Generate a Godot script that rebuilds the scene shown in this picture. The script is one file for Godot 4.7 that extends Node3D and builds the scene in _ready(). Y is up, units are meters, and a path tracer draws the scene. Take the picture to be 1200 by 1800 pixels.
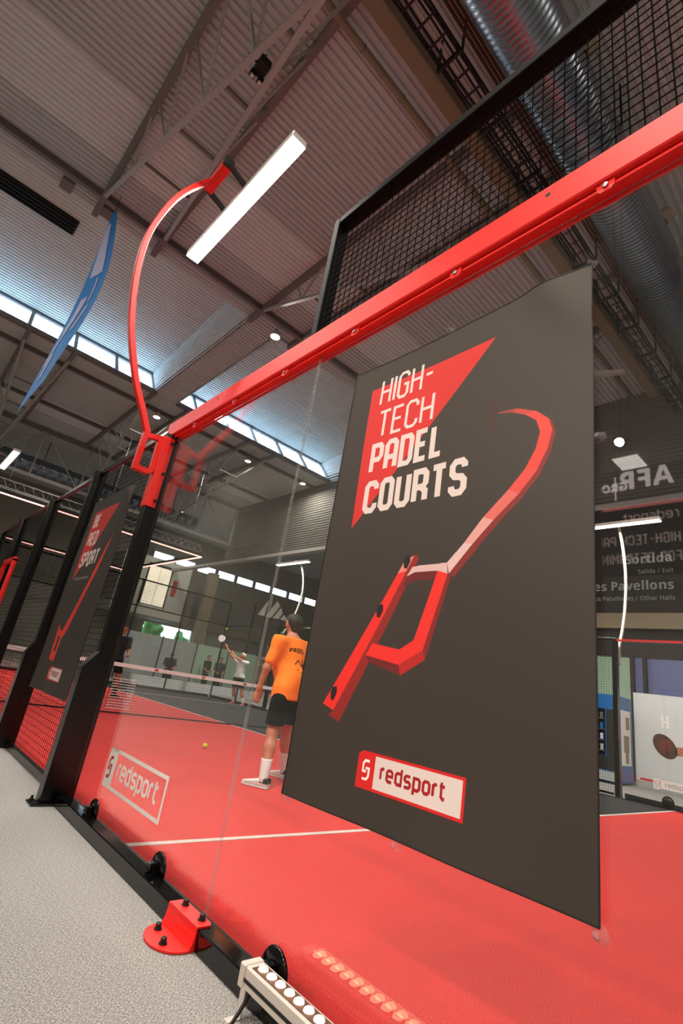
extends Node3D

# ---------------------------------------------------------------- materials
var M := {}
var taken := {}

func mat(key: String, c: Color, rough := 0.7, metal := 0.0) -> StandardMaterial3D:
	var m := StandardMaterial3D.new()
	m.resource_name = key
	m.albedo_color = c
	m.roughness = rough
	m.metallic = metal
	M[key] = m
	return m

func glow(key: String, c: Color, e: float) -> StandardMaterial3D:
	var m := mat(key, c, 0.5)
	m.emission_enabled = true
	m.emission = c
	m.emission_energy_multiplier = e
	return m

func noise_tex(seed_: int, freq: float, lo: Color, hi: Color, size := 512, octaves := 4) -> ImageTexture:
	var n := FastNoiseLite.new()
	n.seed = seed_
	n.noise_type = FastNoiseLite.TYPE_SIMPLEX_SMOOTH
	n.frequency = freq
	n.fractal_octaves = octaves
	var src := n.get_seamless_image(size, size)
	var out := Image.create(size, size, false, Image.FORMAT_RGB8)
	for y in size:
		for x in size:
			out.set_pixel(x, y, lo.lerp(hi, src.get_pixel(x, y).r))
	return ImageTexture.create_from_image(out)

func triplanar(m: StandardMaterial3D, tex: Texture2D, scale_: float, bump: Texture2D = null, relief := 0.0) -> void:
	m.albedo_texture = tex
	m.uv1_triplanar = true
	m.uv1_world_triplanar = true
	m.uv1_scale = Vector3.ONE * scale_
	if bump:
		m.heightmap_enabled = true
		m.heightmap_texture = bump
		m.heightmap_scale = relief

func make_materials() -> void:
	mat("red_paint", Color(0.88, 0.085, 0.055), 0.45)
	mat("black_paint", Color(0.02, 0.02, 0.024), 0.25)
	mat("black_gloss", Color(0.02, 0.02, 0.022), 0.07)
	mat("black_satin", Color(0.02, 0.02, 0.022), 0.6).metallic_specular = 0.25
	mat("black_dull", Color(0.05, 0.048, 0.05), 0.6)
	mat("white_paint", Color(0.86, 0.85, 0.82), 0.4)
	mat("steel", Color(0.6, 0.6, 0.61), 0.35, 0.9)
	mat("truss_grey", Color(0.66, 0.65, 0.64), 0.5)
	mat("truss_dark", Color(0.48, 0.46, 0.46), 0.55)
	mat("duct_steel", Color(0.56, 0.6, 0.65), 0.31, 0.95)
	mat("deck", Color(0.78, 0.8, 0.81), 0.55)
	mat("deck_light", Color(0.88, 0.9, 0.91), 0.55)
	mat("deck_window_lit", Color(0.87, 0.88, 0.87), 0.55)  # paler copy of the deck, skylight falling on the hood put into the colour
	mat("wall_clad", Color(0.4, 0.4, 0.38), 0.7)
	mat("wall_pale", Color(0.72, 0.73, 0.69), 0.8)
	mat("wall_concrete", Color(0.58, 0.57, 0.53), 0.85)
	mat("wall_dark", Color(0.16, 0.145, 0.14), 0.8)
	mat("beige", Color(0.56, 0.52, 0.43), 0.8)
	mat("white_panel", Color(0.8, 0.82, 0.82), 0.5)
	mat("grey_panel", Color(0.62, 0.66, 0.64), 0.5)
	mat("lavender_panel", Color(0.42, 0.46, 0.66), 0.4)
	mat("mint_panel", Color(0.62, 0.74, 0.64), 0.5)
	mat("blue_box", Color(0.03, 0.36, 0.62), 0.4)
	mat("blue_cloth", Color(0.1, 0.5, 0.82), 0.7)
	mat("print_white", Color(0.93, 0.91, 0.9), 0.6)
	mat("print_lilac", Color(0.72, 0.74, 0.9), 0.7)
	mat("cream_paint", Color(0.66, 0.64, 0.58), 0.45)
	mat("print_red", Color(0.72, 0.12, 0.12), 0.6)
	mat("rubber", Color(0.03, 0.03, 0.03), 0.7)
	mat("aluminium", Color(0.76, 0.73, 0.7), 0.45, 0.1)
	mat("skin", Color(0.68, 0.43, 0.31), 0.55)
	mat("hair", Color(0.075, 0.05, 0.035), 0.7)
	mat("orange_cloth", Color(0.97, 0.5, 0.05), 0.85)
	mat("black_cloth", Color(0.018, 0.018, 0.022), 0.95).metallic_specular = 0.08
	mat("navy_cloth", Color(0.05, 0.07, 0.15), 0.85)
	mat("white_cloth", Color(0.82, 0.81, 0.8), 0.85)
	mat("grey_cloth", Color(0.2, 0.2, 0.21), 0.85)
	mat("ball_felt", Color(0.78, 0.86, 0.12), 0.9)
	mat("brown", Color(0.28, 0.15, 0.08), 0.6)
	mat("foliage", Color(0.22, 0.42, 0.12), 0.8)
	mat("wire", Color(0.02, 0.02, 0.022), 0.7).metallic_specular = 0.15
	mat("net_wire", Color(0.035, 0.035, 0.035), 0.7)
	var g := mat("glass", Color(0.93, 1.0, 0.97, 0.003), 0.0)
	g.transparency = BaseMaterial3D.TRANSPARENCY_ALPHA
	var p := mat("window_pane", Color(0.8, 0.9, 0.95, 0.12), 0.02)
	p.transparency = BaseMaterial3D.TRANSPARENCY_ALPHA
	var s := mat("clear_plastic", Color(0.7, 0.7, 0.72, 0.16), 0.05)
	s.transparency = BaseMaterial3D.TRANSPARENCY_ALPHA
	glow("led_white", Color(1.0, 0.985, 0.96), 5.0)
	glow("daylight_glow", Color(1.0, 0.96, 0.86), 0.6)
	glow("spot_lens", Color(1.0, 0.95, 0.88), 4.0)
	glow("sign_bright", Color(1.0, 0.95, 0.93), 2.4)
	glow("led_warm", Color(1.0, 0.8, 0.64), 6.0)
	glow("led_pink", Color(1.0, 0.72, 0.66), 2.6)
	glow("bay_light", Color(1.0, 0.97, 0.92), 10.0)
	glow("sign_light", Color(1.0, 0.97, 0.93), 5.0)
	glow("sign_faint", Color(1.0, 0.9, 0.88), 0.6)
	glow("sign_pink", Color(1.0, 0.55, 0.5), 1.6)
	var grain := noise_tex(3, 0.055, Color(0.0, 0.0, 0.0), Color(1, 1, 1), 512, 5)
	var carpet := mat("carpet", Color(1, 1, 1), 0.95)
	triplanar(carpet, noise_tex(11, 0.045, Color(0.38, 0.37, 0.36), Color(0.8, 0.785, 0.77), 512, 5), 4.6, grain, 0.5)
	var turf := mat("turf_red", Color(1, 1, 1), 0.9)
	triplanar(turf, noise_tex(23, 0.06, Color(0.62, 0.05, 0.045), Color(1.0, 0.26, 0.22), 512, 5), 4.2, grain, 0.4)
	var turf2 := mat("turf_black", Color(1, 1, 1), 0.9)
	triplanar(turf2, noise_tex(29, 0.06, Color(0.05, 0.053, 0.055), Color(0.15, 0.153, 0.156), 512, 5), 5.5, grain, 0.4)
	var turf3 := mat("turf_white", Color(1, 1, 1), 0.9)
	triplanar(turf3, noise_tex(31, 0.06, Color(0.72, 0.68, 0.64), Color(0.93, 0.9, 0.87), 256, 5), 5.5, grain, 0.4)

# ---------------------------------------------------------------- mesh helpers
func st_new() -> SurfaceTool:
	var st := SurfaceTool.new()
	st.begin(Mesh.PRIMITIVE_TRIANGLES)
	st.set_smooth_group(-1)
	return st

func smooth_new() -> SurfaceTool:
	var st := SurfaceTool.new()
	st.begin(Mesh.PRIMITIVE_TRIANGLES)
	st.set_smooth_group(0)
	return st

func tri(st: SurfaceTool, a: Vector3, b: Vector3, c: Vector3) -> void:
	st.add_vertex(a)
	st.add_vertex(b)
	st.add_vertex(c)

func quad(st: SurfaceTool, a: Vector3, b: Vector3, c: Vector3, d: Vector3) -> void:
	tri(st, a, b, c)
	tri(st, a, c, d)

# a convex face turned away from the given inside point
func face(st: SurfaceTool, pts: Array, inside: Vector3) -> void:
	var a: Vector3 = pts[0]
	var b: Vector3 = pts[1]
	var c: Vector3 = pts[2]
	var n := (b - a).cross(c - a)
	var flip := n.dot(a - inside) > 0.0
	for k in range(1, pts.size() - 1):
		if flip:
			tri(st, pts[0], pts[k + 1], pts[k])
		else:
			tri(st, pts[0], pts[k], pts[k + 1])

func box(st: SurfaceTool, lo: Vector3, hi: Vector3, xf := Transform3D.IDENTITY) -> void:
	var c := []
	for i in 8:
		c.append(xf * Vector3(hi.x if i & 1 else lo.x, hi.y if i & 2 else lo.y, hi.z if i & 4 else lo.z))
	var mid: Vector3 = xf * ((lo + hi) * 0.5)
	for f in [[0, 1, 3, 2], [4, 5, 7, 6], [0, 1, 5, 4], [2, 3, 7, 6], [0, 2, 6, 4], [1, 3, 7, 5]]:
		face(st, [c[f[0]], c[f[1]], c[f[2]], c[f[3]]], mid)

# a box with chamfered edges
func cbox(st: SurfaceTool, lo: Vector3, hi: Vector3, ch: float, xf := Transform3D.IDENTITY) -> void:
	var mid := (lo + hi) * 0.5
	var h := (hi - lo) * 0.5
	var P := func(sx: float, sy: float, sz: float, ax: int) -> Vector3:
		var v := Vector3(sx * h.x, sy * h.y, sz * h.z)
		for k in 3:
			if k != ax:
				v[k] -= signf(v[k]) * ch
		return xf * (mid + v)
	var m: Vector3 = xf * mid
	for s in [-1.0, 1.0]:
		face(st, [P.call(s, -1, -1, 0), P.call(s, 1, -1, 0), P.call(s, 1, 1, 0), P.call(s, -1, 1, 0)], m)
		face(st, [P.call(-1, s, -1, 1), P.call(1, s, -1, 1), P.call(1, s, 1, 1), P.call(-1, s, 1, 1)], m)
		face(st, [P.call(-1, -1, s, 2), P.call(1, -1, s, 2), P.call(1, 1, s, 2), P.call(-1, 1, s, 2)], m)
		for t in [-1.0, 1.0]:
			face(st, [P.call(s, t, -1, 0), P.call(s, t, 1, 0), P.call(s, t, 1, 1), P.call(s, t, -1, 1)], m)
			face(st, [P.call(s, -1, t, 0), P.call(s, 1, t, 0), P.call(s, 1, t, 2), P.call(s, -1, t, 2)], m)
			face(st, [P.call(-1, s, t, 1), P.call(1, s, t, 1), P.call(1, s, t, 2), P.call(-1, s, t, 2)], m)
			for u in [-1.0, 1.0]:
				face(st, [P.call(s, t, u, 0), P.call(s, t, u, 1), P.call(s, t, u, 2)], m)

# square bar between two points
func bar(st: SurfaceTool, a: Vector3, b: Vector3, w: float, h: float = -1.0, up := Vector3.UP) -> void:
	if h < 0.0:
		h = w
	var d := (b - a).normalized()
	var u := up
	if absf(d.dot(u)) > 0.97:
		u = Vector3.RIGHT
	var s := d.cross(u).normalized() * w * 0.5
	var t := s.cross(d).normalized() * h * 0.5
	var p := [a - s - t, a + s - t, a + s + t, a - s + t]
	var q := [b - s - t, b + s - t, b + s + t, b - s + t]
	var mid := (a + b) * 0.5
	for k in 4:
		face(st, [p[k], p[(k + 1) % 4], q[(k + 1) % 4], q[k]], mid)
	face(st, p, mid)
	face(st, q, mid)

# tube along a path; profile is a closed polygon in the (side, up) frame
func sweep(st: SurfaceTool, path: Array, profile: Array, side_hint: Vector3, caps := true) -> void:
	var rings := []
	var n := path.size()
	for i in n:
		var d: Vector3 = (path[mini(i + 1, n - 1)] - path[maxi(i - 1, 0)]).normalized()
		var side := (side_hint - d * side_hint.dot(d)).normalized()
		var up := side.cross(d).normalized()
		var ring := []
		for q in profile:
			ring.append(path[i] + side * q.x + up * q.y)
		rings.append(ring)
	var m := profile.size()
	for i in n - 1:
		var mid: Vector3 = (path[i] + path[i + 1]) * 0.5
		for k in m:
			face(st, [rings[i][k], rings[i][(k + 1) % m], rings[i + 1][(k + 1) % m], rings[i + 1][k]], mid)
	if caps:
		face(st, rings[0], path[1])
		face(st, rings[n - 1], path[n - 2])

func circle(r: float, n: int) -> Array:
	var a := []
	for k in n:
		a.append(Vector2(cos(TAU * k / n), sin(TAU * k / n)) * r)
	return a

func rect(w: float, h: float) -> Array:
	return [Vector2(-w, -h) * 0.5, Vector2(w, -h) * 0.5, Vector2(w, h) * 0.5, Vector2(-w, h) * 0.5]

func rrect(w: float, h: float, c: float) -> Array:
	var x := w * 0.5
	var y := h * 0.5
	return [Vector2(-x + c, -y), Vector2(x - c, -y), Vector2(x, -y + c), Vector2(x, y - c), Vector2(x - c, y), Vector2(-x + c, y), Vector2(-x, y - c), Vector2(-x, -y + c)]

# lathe: profile of (radius, along) round an axis through origin
func lathe(st: SurfaceTool, origin: Vector3, axis: Vector3, profile: Array, n: int) -> void:
	var d := axis.normalized()
	var u := (Vector3.UP if absf(d.y) < 0.9 else Vector3.RIGHT).cross(d).normalized()
	var w := d.cross(u)
	for i in profile.size() - 1:
		var p: Vector2 = profile[i]
		var q: Vector2 = profile[i + 1]
		for k in n:
			var a := TAU * k / n
			var b := TAU * (k + 1) / n
			var ea := u * cos(a) + w * sin(a)
			var eb := u * cos(b) + w * sin(b)
			var p0 := origin + ea * p.x + d * p.y
			var p1 := origin + eb * p.x + d * p.y
			var q0 := origin + ea * q.x + d * q.y
			var q1 := origin + eb * q.x + d * q.y
			if p.x > 1e-6:
				tri(st, p0, q1, p1)
			if q.x > 1e-6:
				tri(st, p0, q0, q1)

# extruded polygon: outline in 2D, placed by a transform (x, y in plane; z is depth)
func prism(st: SurfaceTool, outline: Array, depth: float, xf: Transform3D) -> void:
	var poly := PackedVector2Array(outline)
	var idx := Geometry2D.triangulate_polygon(poly)
	var flip := not Geometry2D.is_polygon_clockwise(poly)
	for k in range(0, idx.size(), 3):
		var a := poly[idx[k]]
		var b := poly[idx[k + 1]]
		var c := poly[idx[k + 2]]
		if (b - a).cross(c - a) > 0.0:
			var t := b
			b = c
			c = t
		tri(st, xf * Vector3(a.x, a.y, depth), xf * Vector3(b.x, b.y, depth), xf * Vector3(c.x, c.y, depth))
		tri(st, xf * Vector3(a.x, a.y, 0), xf * Vector3(c.x, c.y, 0), xf * Vector3(b.x, b.y, 0))
	for k in poly.size():
		var a := poly[k]
		var b := poly[(k + 1) % poly.size()]
		if flip:
			quad(st, xf * Vector3(a.x, a.y, 0), xf * Vector3(a.x, a.y, depth), xf * Vector3(b.x, b.y, depth), xf * Vector3(b.x, b.y, 0))
		else:
			quad(st, xf * Vector3(b.x, b.y, 0), xf * Vector3(b.x, b.y, depth), xf * Vector3(a.x, a.y, depth), xf * Vector3(a.x, a.y, 0))

func numbered(called: String) -> String:
	if not taken.has(called):
		taken[called] = 0
		return called
	taken[called] += 1
	return "%s_%03d" % [called, taken[called]]

func part(parent: Node3D, called: String, st: SurfaceTool, m: Material, label := "") -> MeshInstance3D:
	st.generate_normals()
	var o := MeshInstance3D.new()
	o.mesh = st.commit()
	o.name = called if parent != self else numbered(called)
	o.material_override = m
	if label:
		o.set_meta("label", label)
	parent.add_child(o, true)
	return o

func mesh_part(parent: Node3D, called: String, mesh: Mesh, m: Material) -> MeshInstance3D:
	var o := MeshInstance3D.new()
	o.mesh = mesh
	o.name = called if parent != self else numbered(called)
	o.material_override = m
	parent.add_child(o, true)
	return o

func tag(o: Node, label: String, category: String, group := "") -> Node:
	o.set_meta("label", label)
	o.set_meta("category", category)
	if group:
		o.set_meta("group", group)
	return o

func thing(called: String, label: String, category: String, at := Vector3.ZERO, turn := 0.0, group := "") -> Node3D:
	var o := Node3D.new()
	o.name = numbered(called)
	add_child(o)
	o.position = at
	o.rotation.y = turn
	tag(o, label, category, group)
	return o

func structure(called: String) -> Node3D:
	var o := Node3D.new()
	o.name = called
	add_child(o)
	o.set_meta("kind", "structure")
	return o

func dup(root: Node3D, at: Vector3, turn: float, label := "") -> Node3D:
	var r: Node3D = root.duplicate()
	var base := String(root.name)
	if base.length() > 4 and base.substr(base.length() - 3).is_valid_int():
		base = base.substr(0, base.length() - 4)
	r.name = numbered(base)
	add_child(r)
	r.position = at
	r.rotation.y = turn
	if label:
		r.set_meta("label", label)
	return r

# ---------------------------------------------------------------- stroke lettering
# glyph: [advance, [polyline, ...]]; a polyline whose first entry is "c" is closed
var GL := {}

func make_glyphs() -> void:
	var c := 0.12
	GL = {
		"H": [0.5, [[[0, 0], [0, 1]], [[0.5, 0], [0.5, 1]], [[0, 0.5], [0.5, 0.5]]]],
		"I": [0.0, [[[0, 0], [0, 1]]]],
		"G": [0.5, [[[0.5, 0.8], [0.5, 1 - c], [0.5 - c, 1], [c, 1], [0, 1 - c], [0, c], [c, 0], [0.5 - c, 0], [0.5, c], [0.5, 0.5], [0.28, 0.5]]]],
		"T": [0.5, [[[-0.02, 1], [0.52, 1]], [[0.25, 0], [0.25, 1]]]],
		"E": [0.45, [[[0.45, 1], [0, 1], [0, 0], [0.45, 0]], [[0, 0.52], [0.38, 0.52]]]],
		"C": [0.5, [[[0.5, 0.76], [0.5, 1 - c], [0.5 - c, 1], [c, 1], [0, 1 - c], [0, c], [c, 0], [0.5 - c, 0], [0.5, c], [0.5, 0.24]]]],
		"P": [0.5, [[[0, 0], [0, 1], [0.5 - c, 1], [0.5, 1 - c], [0.5, 0.56], [0.5 - c, 0.44], [0, 0.44]]]],
		"A": [0.5, [[[0, 0], [0, 1 - c], [c, 1], [0.5 - c, 1], [0.5, 1 - c], [0.5, 0]], [[0, 0.4], [0.5, 0.4]]]],
		"D": [0.5, [["c", [0, 0], [0, 1], [0.5 - c, 1], [0.5, 1 - c], [0.5, c], [0.5 - c, 0]]]],
		"L": [0.42, [[[0, 1], [0, 0], [0.42, 0]]]],
		"O": [0.5, [["c", [c, 0], [0, c], [0, 1 - c], [c, 1], [0.5 - c, 1], [0.5, 1 - c], [0.5, c], [0.5 - c, 0]]]],
		"U": [0.5, [[[0, 1], [0, c], [c, 0], [0.5 - c, 0], [0.5, c], [0.5, 1]]]],
		"R": [0.5, [[[0, 0], [0, 1], [0.5 - c, 1], [0.5, 1 - c], [0.5, 0.58], [0.5 - c, 0.46], [0, 0.46]], [[0.3, 0.46], [0.5, 0.3], [0.5, 0]]]],
		"S": [0.5, [[[0.5, 0.78], [0.5, 1 - c], [0.5 - c, 1], [c, 1], [0, 1 - c], [0, 0.64], [c, 0.52], [0.5 - c, 0.48], [0.5, 0.36], [0.5, c], [0.5 - c, 0], [c, 0], [0, c], [0, 0.22]]]],
		"B": [0.5, [["c", [0, 0], [0, 1], [0.4, 1], [0.48, 0.9], [0.48, 0.6], [0.4, 0.52], [0.5, 0.42], [0.5, 0.1], [0.4, 0]], [[0, 0.52], [0.4, 0.52]]]],
		"F": [0.42, [[[0, 0], [0, 1], [0.45, 1]], [[0, 0.52], [0.38, 0.52]]]],
		"M": [0.6, [[[0, 0], [0, 1], [0.3, 0.5], [0.6, 1], [0.6, 0]]]],
		"N": [0.5, [[[0, 0], [0, 1], [0.5, 0], [0.5, 1]]]],
		"-": [0.32, [[[0, 0.5], [0.32, 0.5]]]],
		" ": [0.2, []],
		"r": [0.26, [[[0, 0], [0, 0.7]], [[0, 0.54], [0.1, 0.7], [0.28, 0.7]]]],
		"e": [0.48, [[[0.45, 0], [c, 0], [0, c], [0, 0.7 - c], [c, 0.7], [0.48 - c, 0.7], [0.48, 0.7 - c], [0.48, 0.34], [0, 0.34]]]],
		"d": [0.48, [[[0.48, 1], [0.48, 0], [c, 0], [0, c], [0, 0.7 - c], [c, 0.7], [0.48, 0.7]]]],
		"s": [0.46, [[[0.44, 0.7], [c, 0.7], [0, 0.6], [0, 0.44], [0.1, 0.36], [0.37, 0.35], [0.46, 0.26], [0.46, 0.1], [0.36, 0], [0, 0]]]],
		"p": [0.48, [[[0, -0.3], [0, 0.7], [0.48 - c, 0.7], [0.48, 0.7 - c], [0.48, c], [0.48 - c, 0], [0, 0]]]],
		"o": [0.48, [["c", [c, 0], [0, c], [0, 0.7 - c], [c, 0.7], [0.48 - c, 0.7], [0.48, 0.7 - c], [0.48, c], [0.48 - c, 0]]]],
		"t": [0.3, [[[0.06, 0.95], [0.06, c], [0.06 + c, 0], [0.34, 0]], [[-0.08, 0.7], [0.32, 0.7]]]],
		"%": [0.9, [[[0.8, 1], [0.3, 1], [0.12, 0.82], [0.12, 0.42], [0.5, 0.42]], [[0.42, 0.6], [0.78, 0.6], [0.78, 0.18], [0.6, 0], [0.1, 0]]]],
	}

# quads (arrays of four Vector2) of one stroked polyline
func stroke(pts: Array, w: float, closed: bool) -> Array:
	var n := pts.size()
	var L := []
	var R := []
	for i in n:
		var p: Vector2 = pts[i]
		var a: Vector2 = pts[(i - 1 + n) % n]
		var b: Vector2 = pts[(i + 1) % n]
		var d0 := (p - a).normalized()
		var d1 := (b - p).normalized()
		if not closed:
			if i == 0:
				d0 = d1
			elif i == n - 1:
				d1 = d0
		var nrm := Vector2(-d0.y, d0.x)
		var mit := (nrm + Vector2(-d1.y, d1.x)).normalized()
		var k := w * 0.5 / maxf(mit.dot(nrm), 0.35)
		L.append(p + mit * k)
		R.append(p - mit * k)
	var out := []
	for i in (n if closed else n - 1):
		var j := (i + 1) % n
		out.append([L[i], L[j], R[j], R[i]])
	return out

# text -> quads; box origin at the baseline left, height h; wide stretches the letters, slant leans them
func letters(text: String, at: Vector2, h: float, wide: float, weight: float, gap: float, slant: float) -> Array:
	var out := []
	var x := weight * 0.5
	var hh := h - weight
	for ch in text:
		var g: Array = GL[ch]
		for line in g[1]:
			var closed: bool = line[0] is String
			var pts := []
			for q in line:
				if q is String:
					continue
				var yy: float = q[1] * hh + weight * 0.5
				var p := at + Vector2(x + q[0] * h * wide + yy * slant, yy)
				if pts.is_empty() or pts[-1].distance_to(p) > 1e-5:
					pts.append(p)
			out.append_array(stroke(pts, weight, closed))
		x += g[0] * h * wide + weight + gap
	return out

func letters_width(text: String, h: float, wide: float, weight: float, gap: float) -> float:
	var x := 0.0
	for ch in text:
		x += GL[ch][0] * h * wide + weight + gap
	return x - gap

# ---------------------------------------------------------------- printed images
func fill_poly(img: Image, poly: Array, ppm: float, c: Color) -> void:
	var hgt := img.get_height()
	var wid := img.get_width()
	var lo := 1e9
	var hi := -1e9
	var P := []
	for q in poly:
		var v := Vector2(q[0] * ppm, hgt - q[1] * ppm) if q is Array else Vector2(q.x * ppm, hgt - q.y * ppm)
		P.append(v)
		lo = minf(lo, v.y)
		hi = maxf(hi, v.y)
	for y in range(maxi(0, int(floor(lo))), mini(hgt - 1, int(ceil(hi))) + 1):
		var yc := y + 0.5
		var xs := []
		for i in P.size():
			var a: Vector2 = P[i]
			var b: Vector2 = P[(i + 1) % P.size()]
			if (a.y <= yc) != (b.y <= yc):
				xs.append(a.x + (yc - a.y) / (b.y - a.y) * (b.x - a.x))
		xs.sort()
		for k in range(0, xs.size() - 1, 2):
			var x0 := clampi(int(round(xs[k])), 0, wid)
			var x1 := clampi(int(round(xs[k + 1])), 0, wid)
			if x1 > x0:
				img.fill_rect(Rect2i(x0, y, x1 - x0, 1), c)

func fill_text(img: Image, quads: Array, ppm: float, c: Color) -> void:
	for q in quads:
		fill_poly(img, q, ppm, c)

const INK := Color(0.2, 0.172, 0.148)
const INK_RED := Color(0.8, 0.13, 0.12)
const INK_WHITE := Color(0.86, 0.8, 0.79)

func print_logo(img: Image, ppm: float) -> void:
	fill_poly(img, [[0.37, 0.213], [0.39, 0.226], [0.808, 0.226], [0.808, 0.108], [0.37, 0.108]], ppm, Color(0.82, 0.08, 0.08))
	fill_poly(img, [[0.449, 0.217], [0.798, 0.217], [0.798, 0.117], [0.449, 0.117]], ppm, INK_WHITE)
	fill_text(img, letters("redsport", Vector2(0.474, 0.147), 0.056, 0.86, 0.0095, 0.0052, 0.0), ppm, Color(0.62, 0.03, 0.05))
	fill_text(img, letters("%", Vector2(0.388, 0.134), 0.066, 0.62, 0.0085, 0.0, 0.0), ppm, Color(0.95, 0.9, 0.9))

func print_courts() -> ImageTexture:
	var ppm := 900.0
	var img := Image.create(1062, 1760, false, Image.FORMAT_RGB8)
	img.fill(INK)
	fill_poly(img, [[0.81, 1.815], [0.132, 1.815], [0.138, 1.088]], ppm, INK_RED)
	fill_text(img, letters("HIGH-", Vector2(0.193, 1.706), 0.148, 0.72, 0.015, 0.011, 0.0), ppm, INK_WHITE)
	fill_text(img, letters("TECH", Vector2(0.208, 1.525), 0.146, 0.8, 0.015, 0.011, 0.0), ppm, INK_WHITE)
	fill_text(img, letters("PADEL", Vector2(0.192, 1.34), 0.158, 0.66, 0.026, 0.008, 0.0), ppm, INK_WHITE)
	fill_text(img, letters("COURTS", Vector2(0.188, 1.148), 0.158, 0.7, 0.028, 0.008, 0.0), ppm, INK_WHITE)
	# the drawing of the lamp arm: ghost of the head, the tapering arm, the frame and the clamp bar
	fill_poly(img, [[0.808, 1.525], [0.837, 1.528], [0.84, 1.397], [0.815, 1.388]], ppm, Color(0.24, 0.13, 0.115))
	var le := [[0.668, 0.893], [0.734, 0.958], [0.808, 1.044], [0.901, 1.13], [0.96, 1.196], [0.994, 1.262], [1.008, 1.323], [0.993, 1.372], [0.952, 1.408], [0.897, 1.436], [0.841, 1.449]]
	var re := [[0.68, 0.852], [0.772, 0.952], [0.85, 1.028], [0.94, 1.107], [1.0, 1.178], [1.035, 1.252], [1.05, 1.319], [1.036, 1.366], [0.99, 1.411], [0.918, 1.446], [0.85, 1.454]]
	var tones := [Color(0.86, 0.72, 0.72), Color(0.86, 0.62, 0.6), Color(0.85, 0.4, 0.37), Color(0.86, 0.28, 0.25), Color(0.88, 0.24, 0.2), Color(0.9, 0.24, 0.2), Color(0.9, 0.26, 0.2), Color(0.85, 0.26, 0.22), Color(0.75, 0.24, 0.2), Color(0.6, 0.22, 0.18)]
	for i in 10:
		var dk := Color(0.5, 0.13, 0.12)
		var off := Vector2(0.022, -0.016) * (1.0 - 0.09 * i)
		fill_poly(img, [Vector2(re[i][0], re[i][1]), Vector2(re[i + 1][0], re[i + 1][1]), Vector2(re[i + 1][0], re[i + 1][1]) + off, Vector2(re[i][0], re[i][1]) + off], ppm, dk)
	for i in 10:
		fill_poly(img, [le[i], le[i + 1], re[i + 1], re[i]], ppm, tones[i])
	fill_poly(img, [[0.513, 0.935], [0.531, 0.933], [0.534, 0.912], [0.245, 0.298], [0.179, 0.315], [0.205, 0.334]], ppm, Color(0.55, 0.1, 0.1))
	fill_poly(img, [[0.33, 0.55], [0.495, 0.526], [0.596, 0.583], [0.61, 0.551], [0.509, 0.49], [0.35, 0.525]], ppm, Color(0.42, 0.08, 0.08))
	fill_poly(img, [[0.495, 0.526], [0.596, 0.583], [0.61, 0.551], [0.509, 0.49]], ppm, Color(0.7, 0.1, 0.1))
	fill_poly(img, [[0.675, 0.852], [0.69, 0.842], [0.61, 0.551], [0.596, 0.583]], ppm, Color(0.5, 0.1, 0.1))
	fill_poly(img, [[0.485, 0.852], [0.524, 0.867], [0.63, 0.866], [0.624, 0.834], [0.528, 0.835], [0.475, 0.812]], ppm, Color(0.4, 0.09, 0.09))
	fill_poly(img, [[0.551, 0.615], [0.56, 0.6], [0.64, 0.85], [0.63, 0.866]], ppm, Color(0.5, 0.09, 0.09))
	fill_poly(img, [[0.485, 0.852], [0.509, 0.888], [0.544, 0.892], [0.668, 0.893], [0.675, 0.852], [0.596, 0.583], [0.495, 0.526], [0.33, 0.55], [0.357, 0.596], [0.491, 0.58], [0.551, 0.615], [0.63, 0.866], [0.524, 0.867]], ppm, Color(0.9, 0.16, 0.13))
	fill_poly(img, [[0.485, 0.852], [0.509, 0.888], [0.544, 0.892], [0.668, 0.893], [0.675, 0.852], [0.63, 0.866], [0.524, 0.867]], ppm, Color(0.84, 0.7, 0.7))
	fill_poly(img, [[0.466, 0.914], [0.513, 0.935], [0.205, 0.334], [0.142, 0.351]], ppm, Color(0.9, 0.15, 0.12))
	fill_poly(img, [[0.466, 0.914], [0.513, 0.935], [0.482, 0.875], [0.438, 0.866]], ppm, Color(0.87, 0.5, 0.48))
	for b in [[0.479, 0.915], [0.371, 0.725], [0.192, 0.4]]:
		fill_poly(img, [[b[0] - 0.012, b[1] + 0.018], [b[0] + 0.012, b[1] + 0.022], [b[0] + 0.017, b[1] - 0.002], [b[0] + 0.004, b[1] - 0.032], [b[0] - 0.012, b[1] - 0.028], [b[0] - 0.017, b[1]]], ppm, Color(0.09, 0.06, 0.06))
	print_logo(img, ppm)
	return ImageTexture.create_from_image(img)

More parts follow.
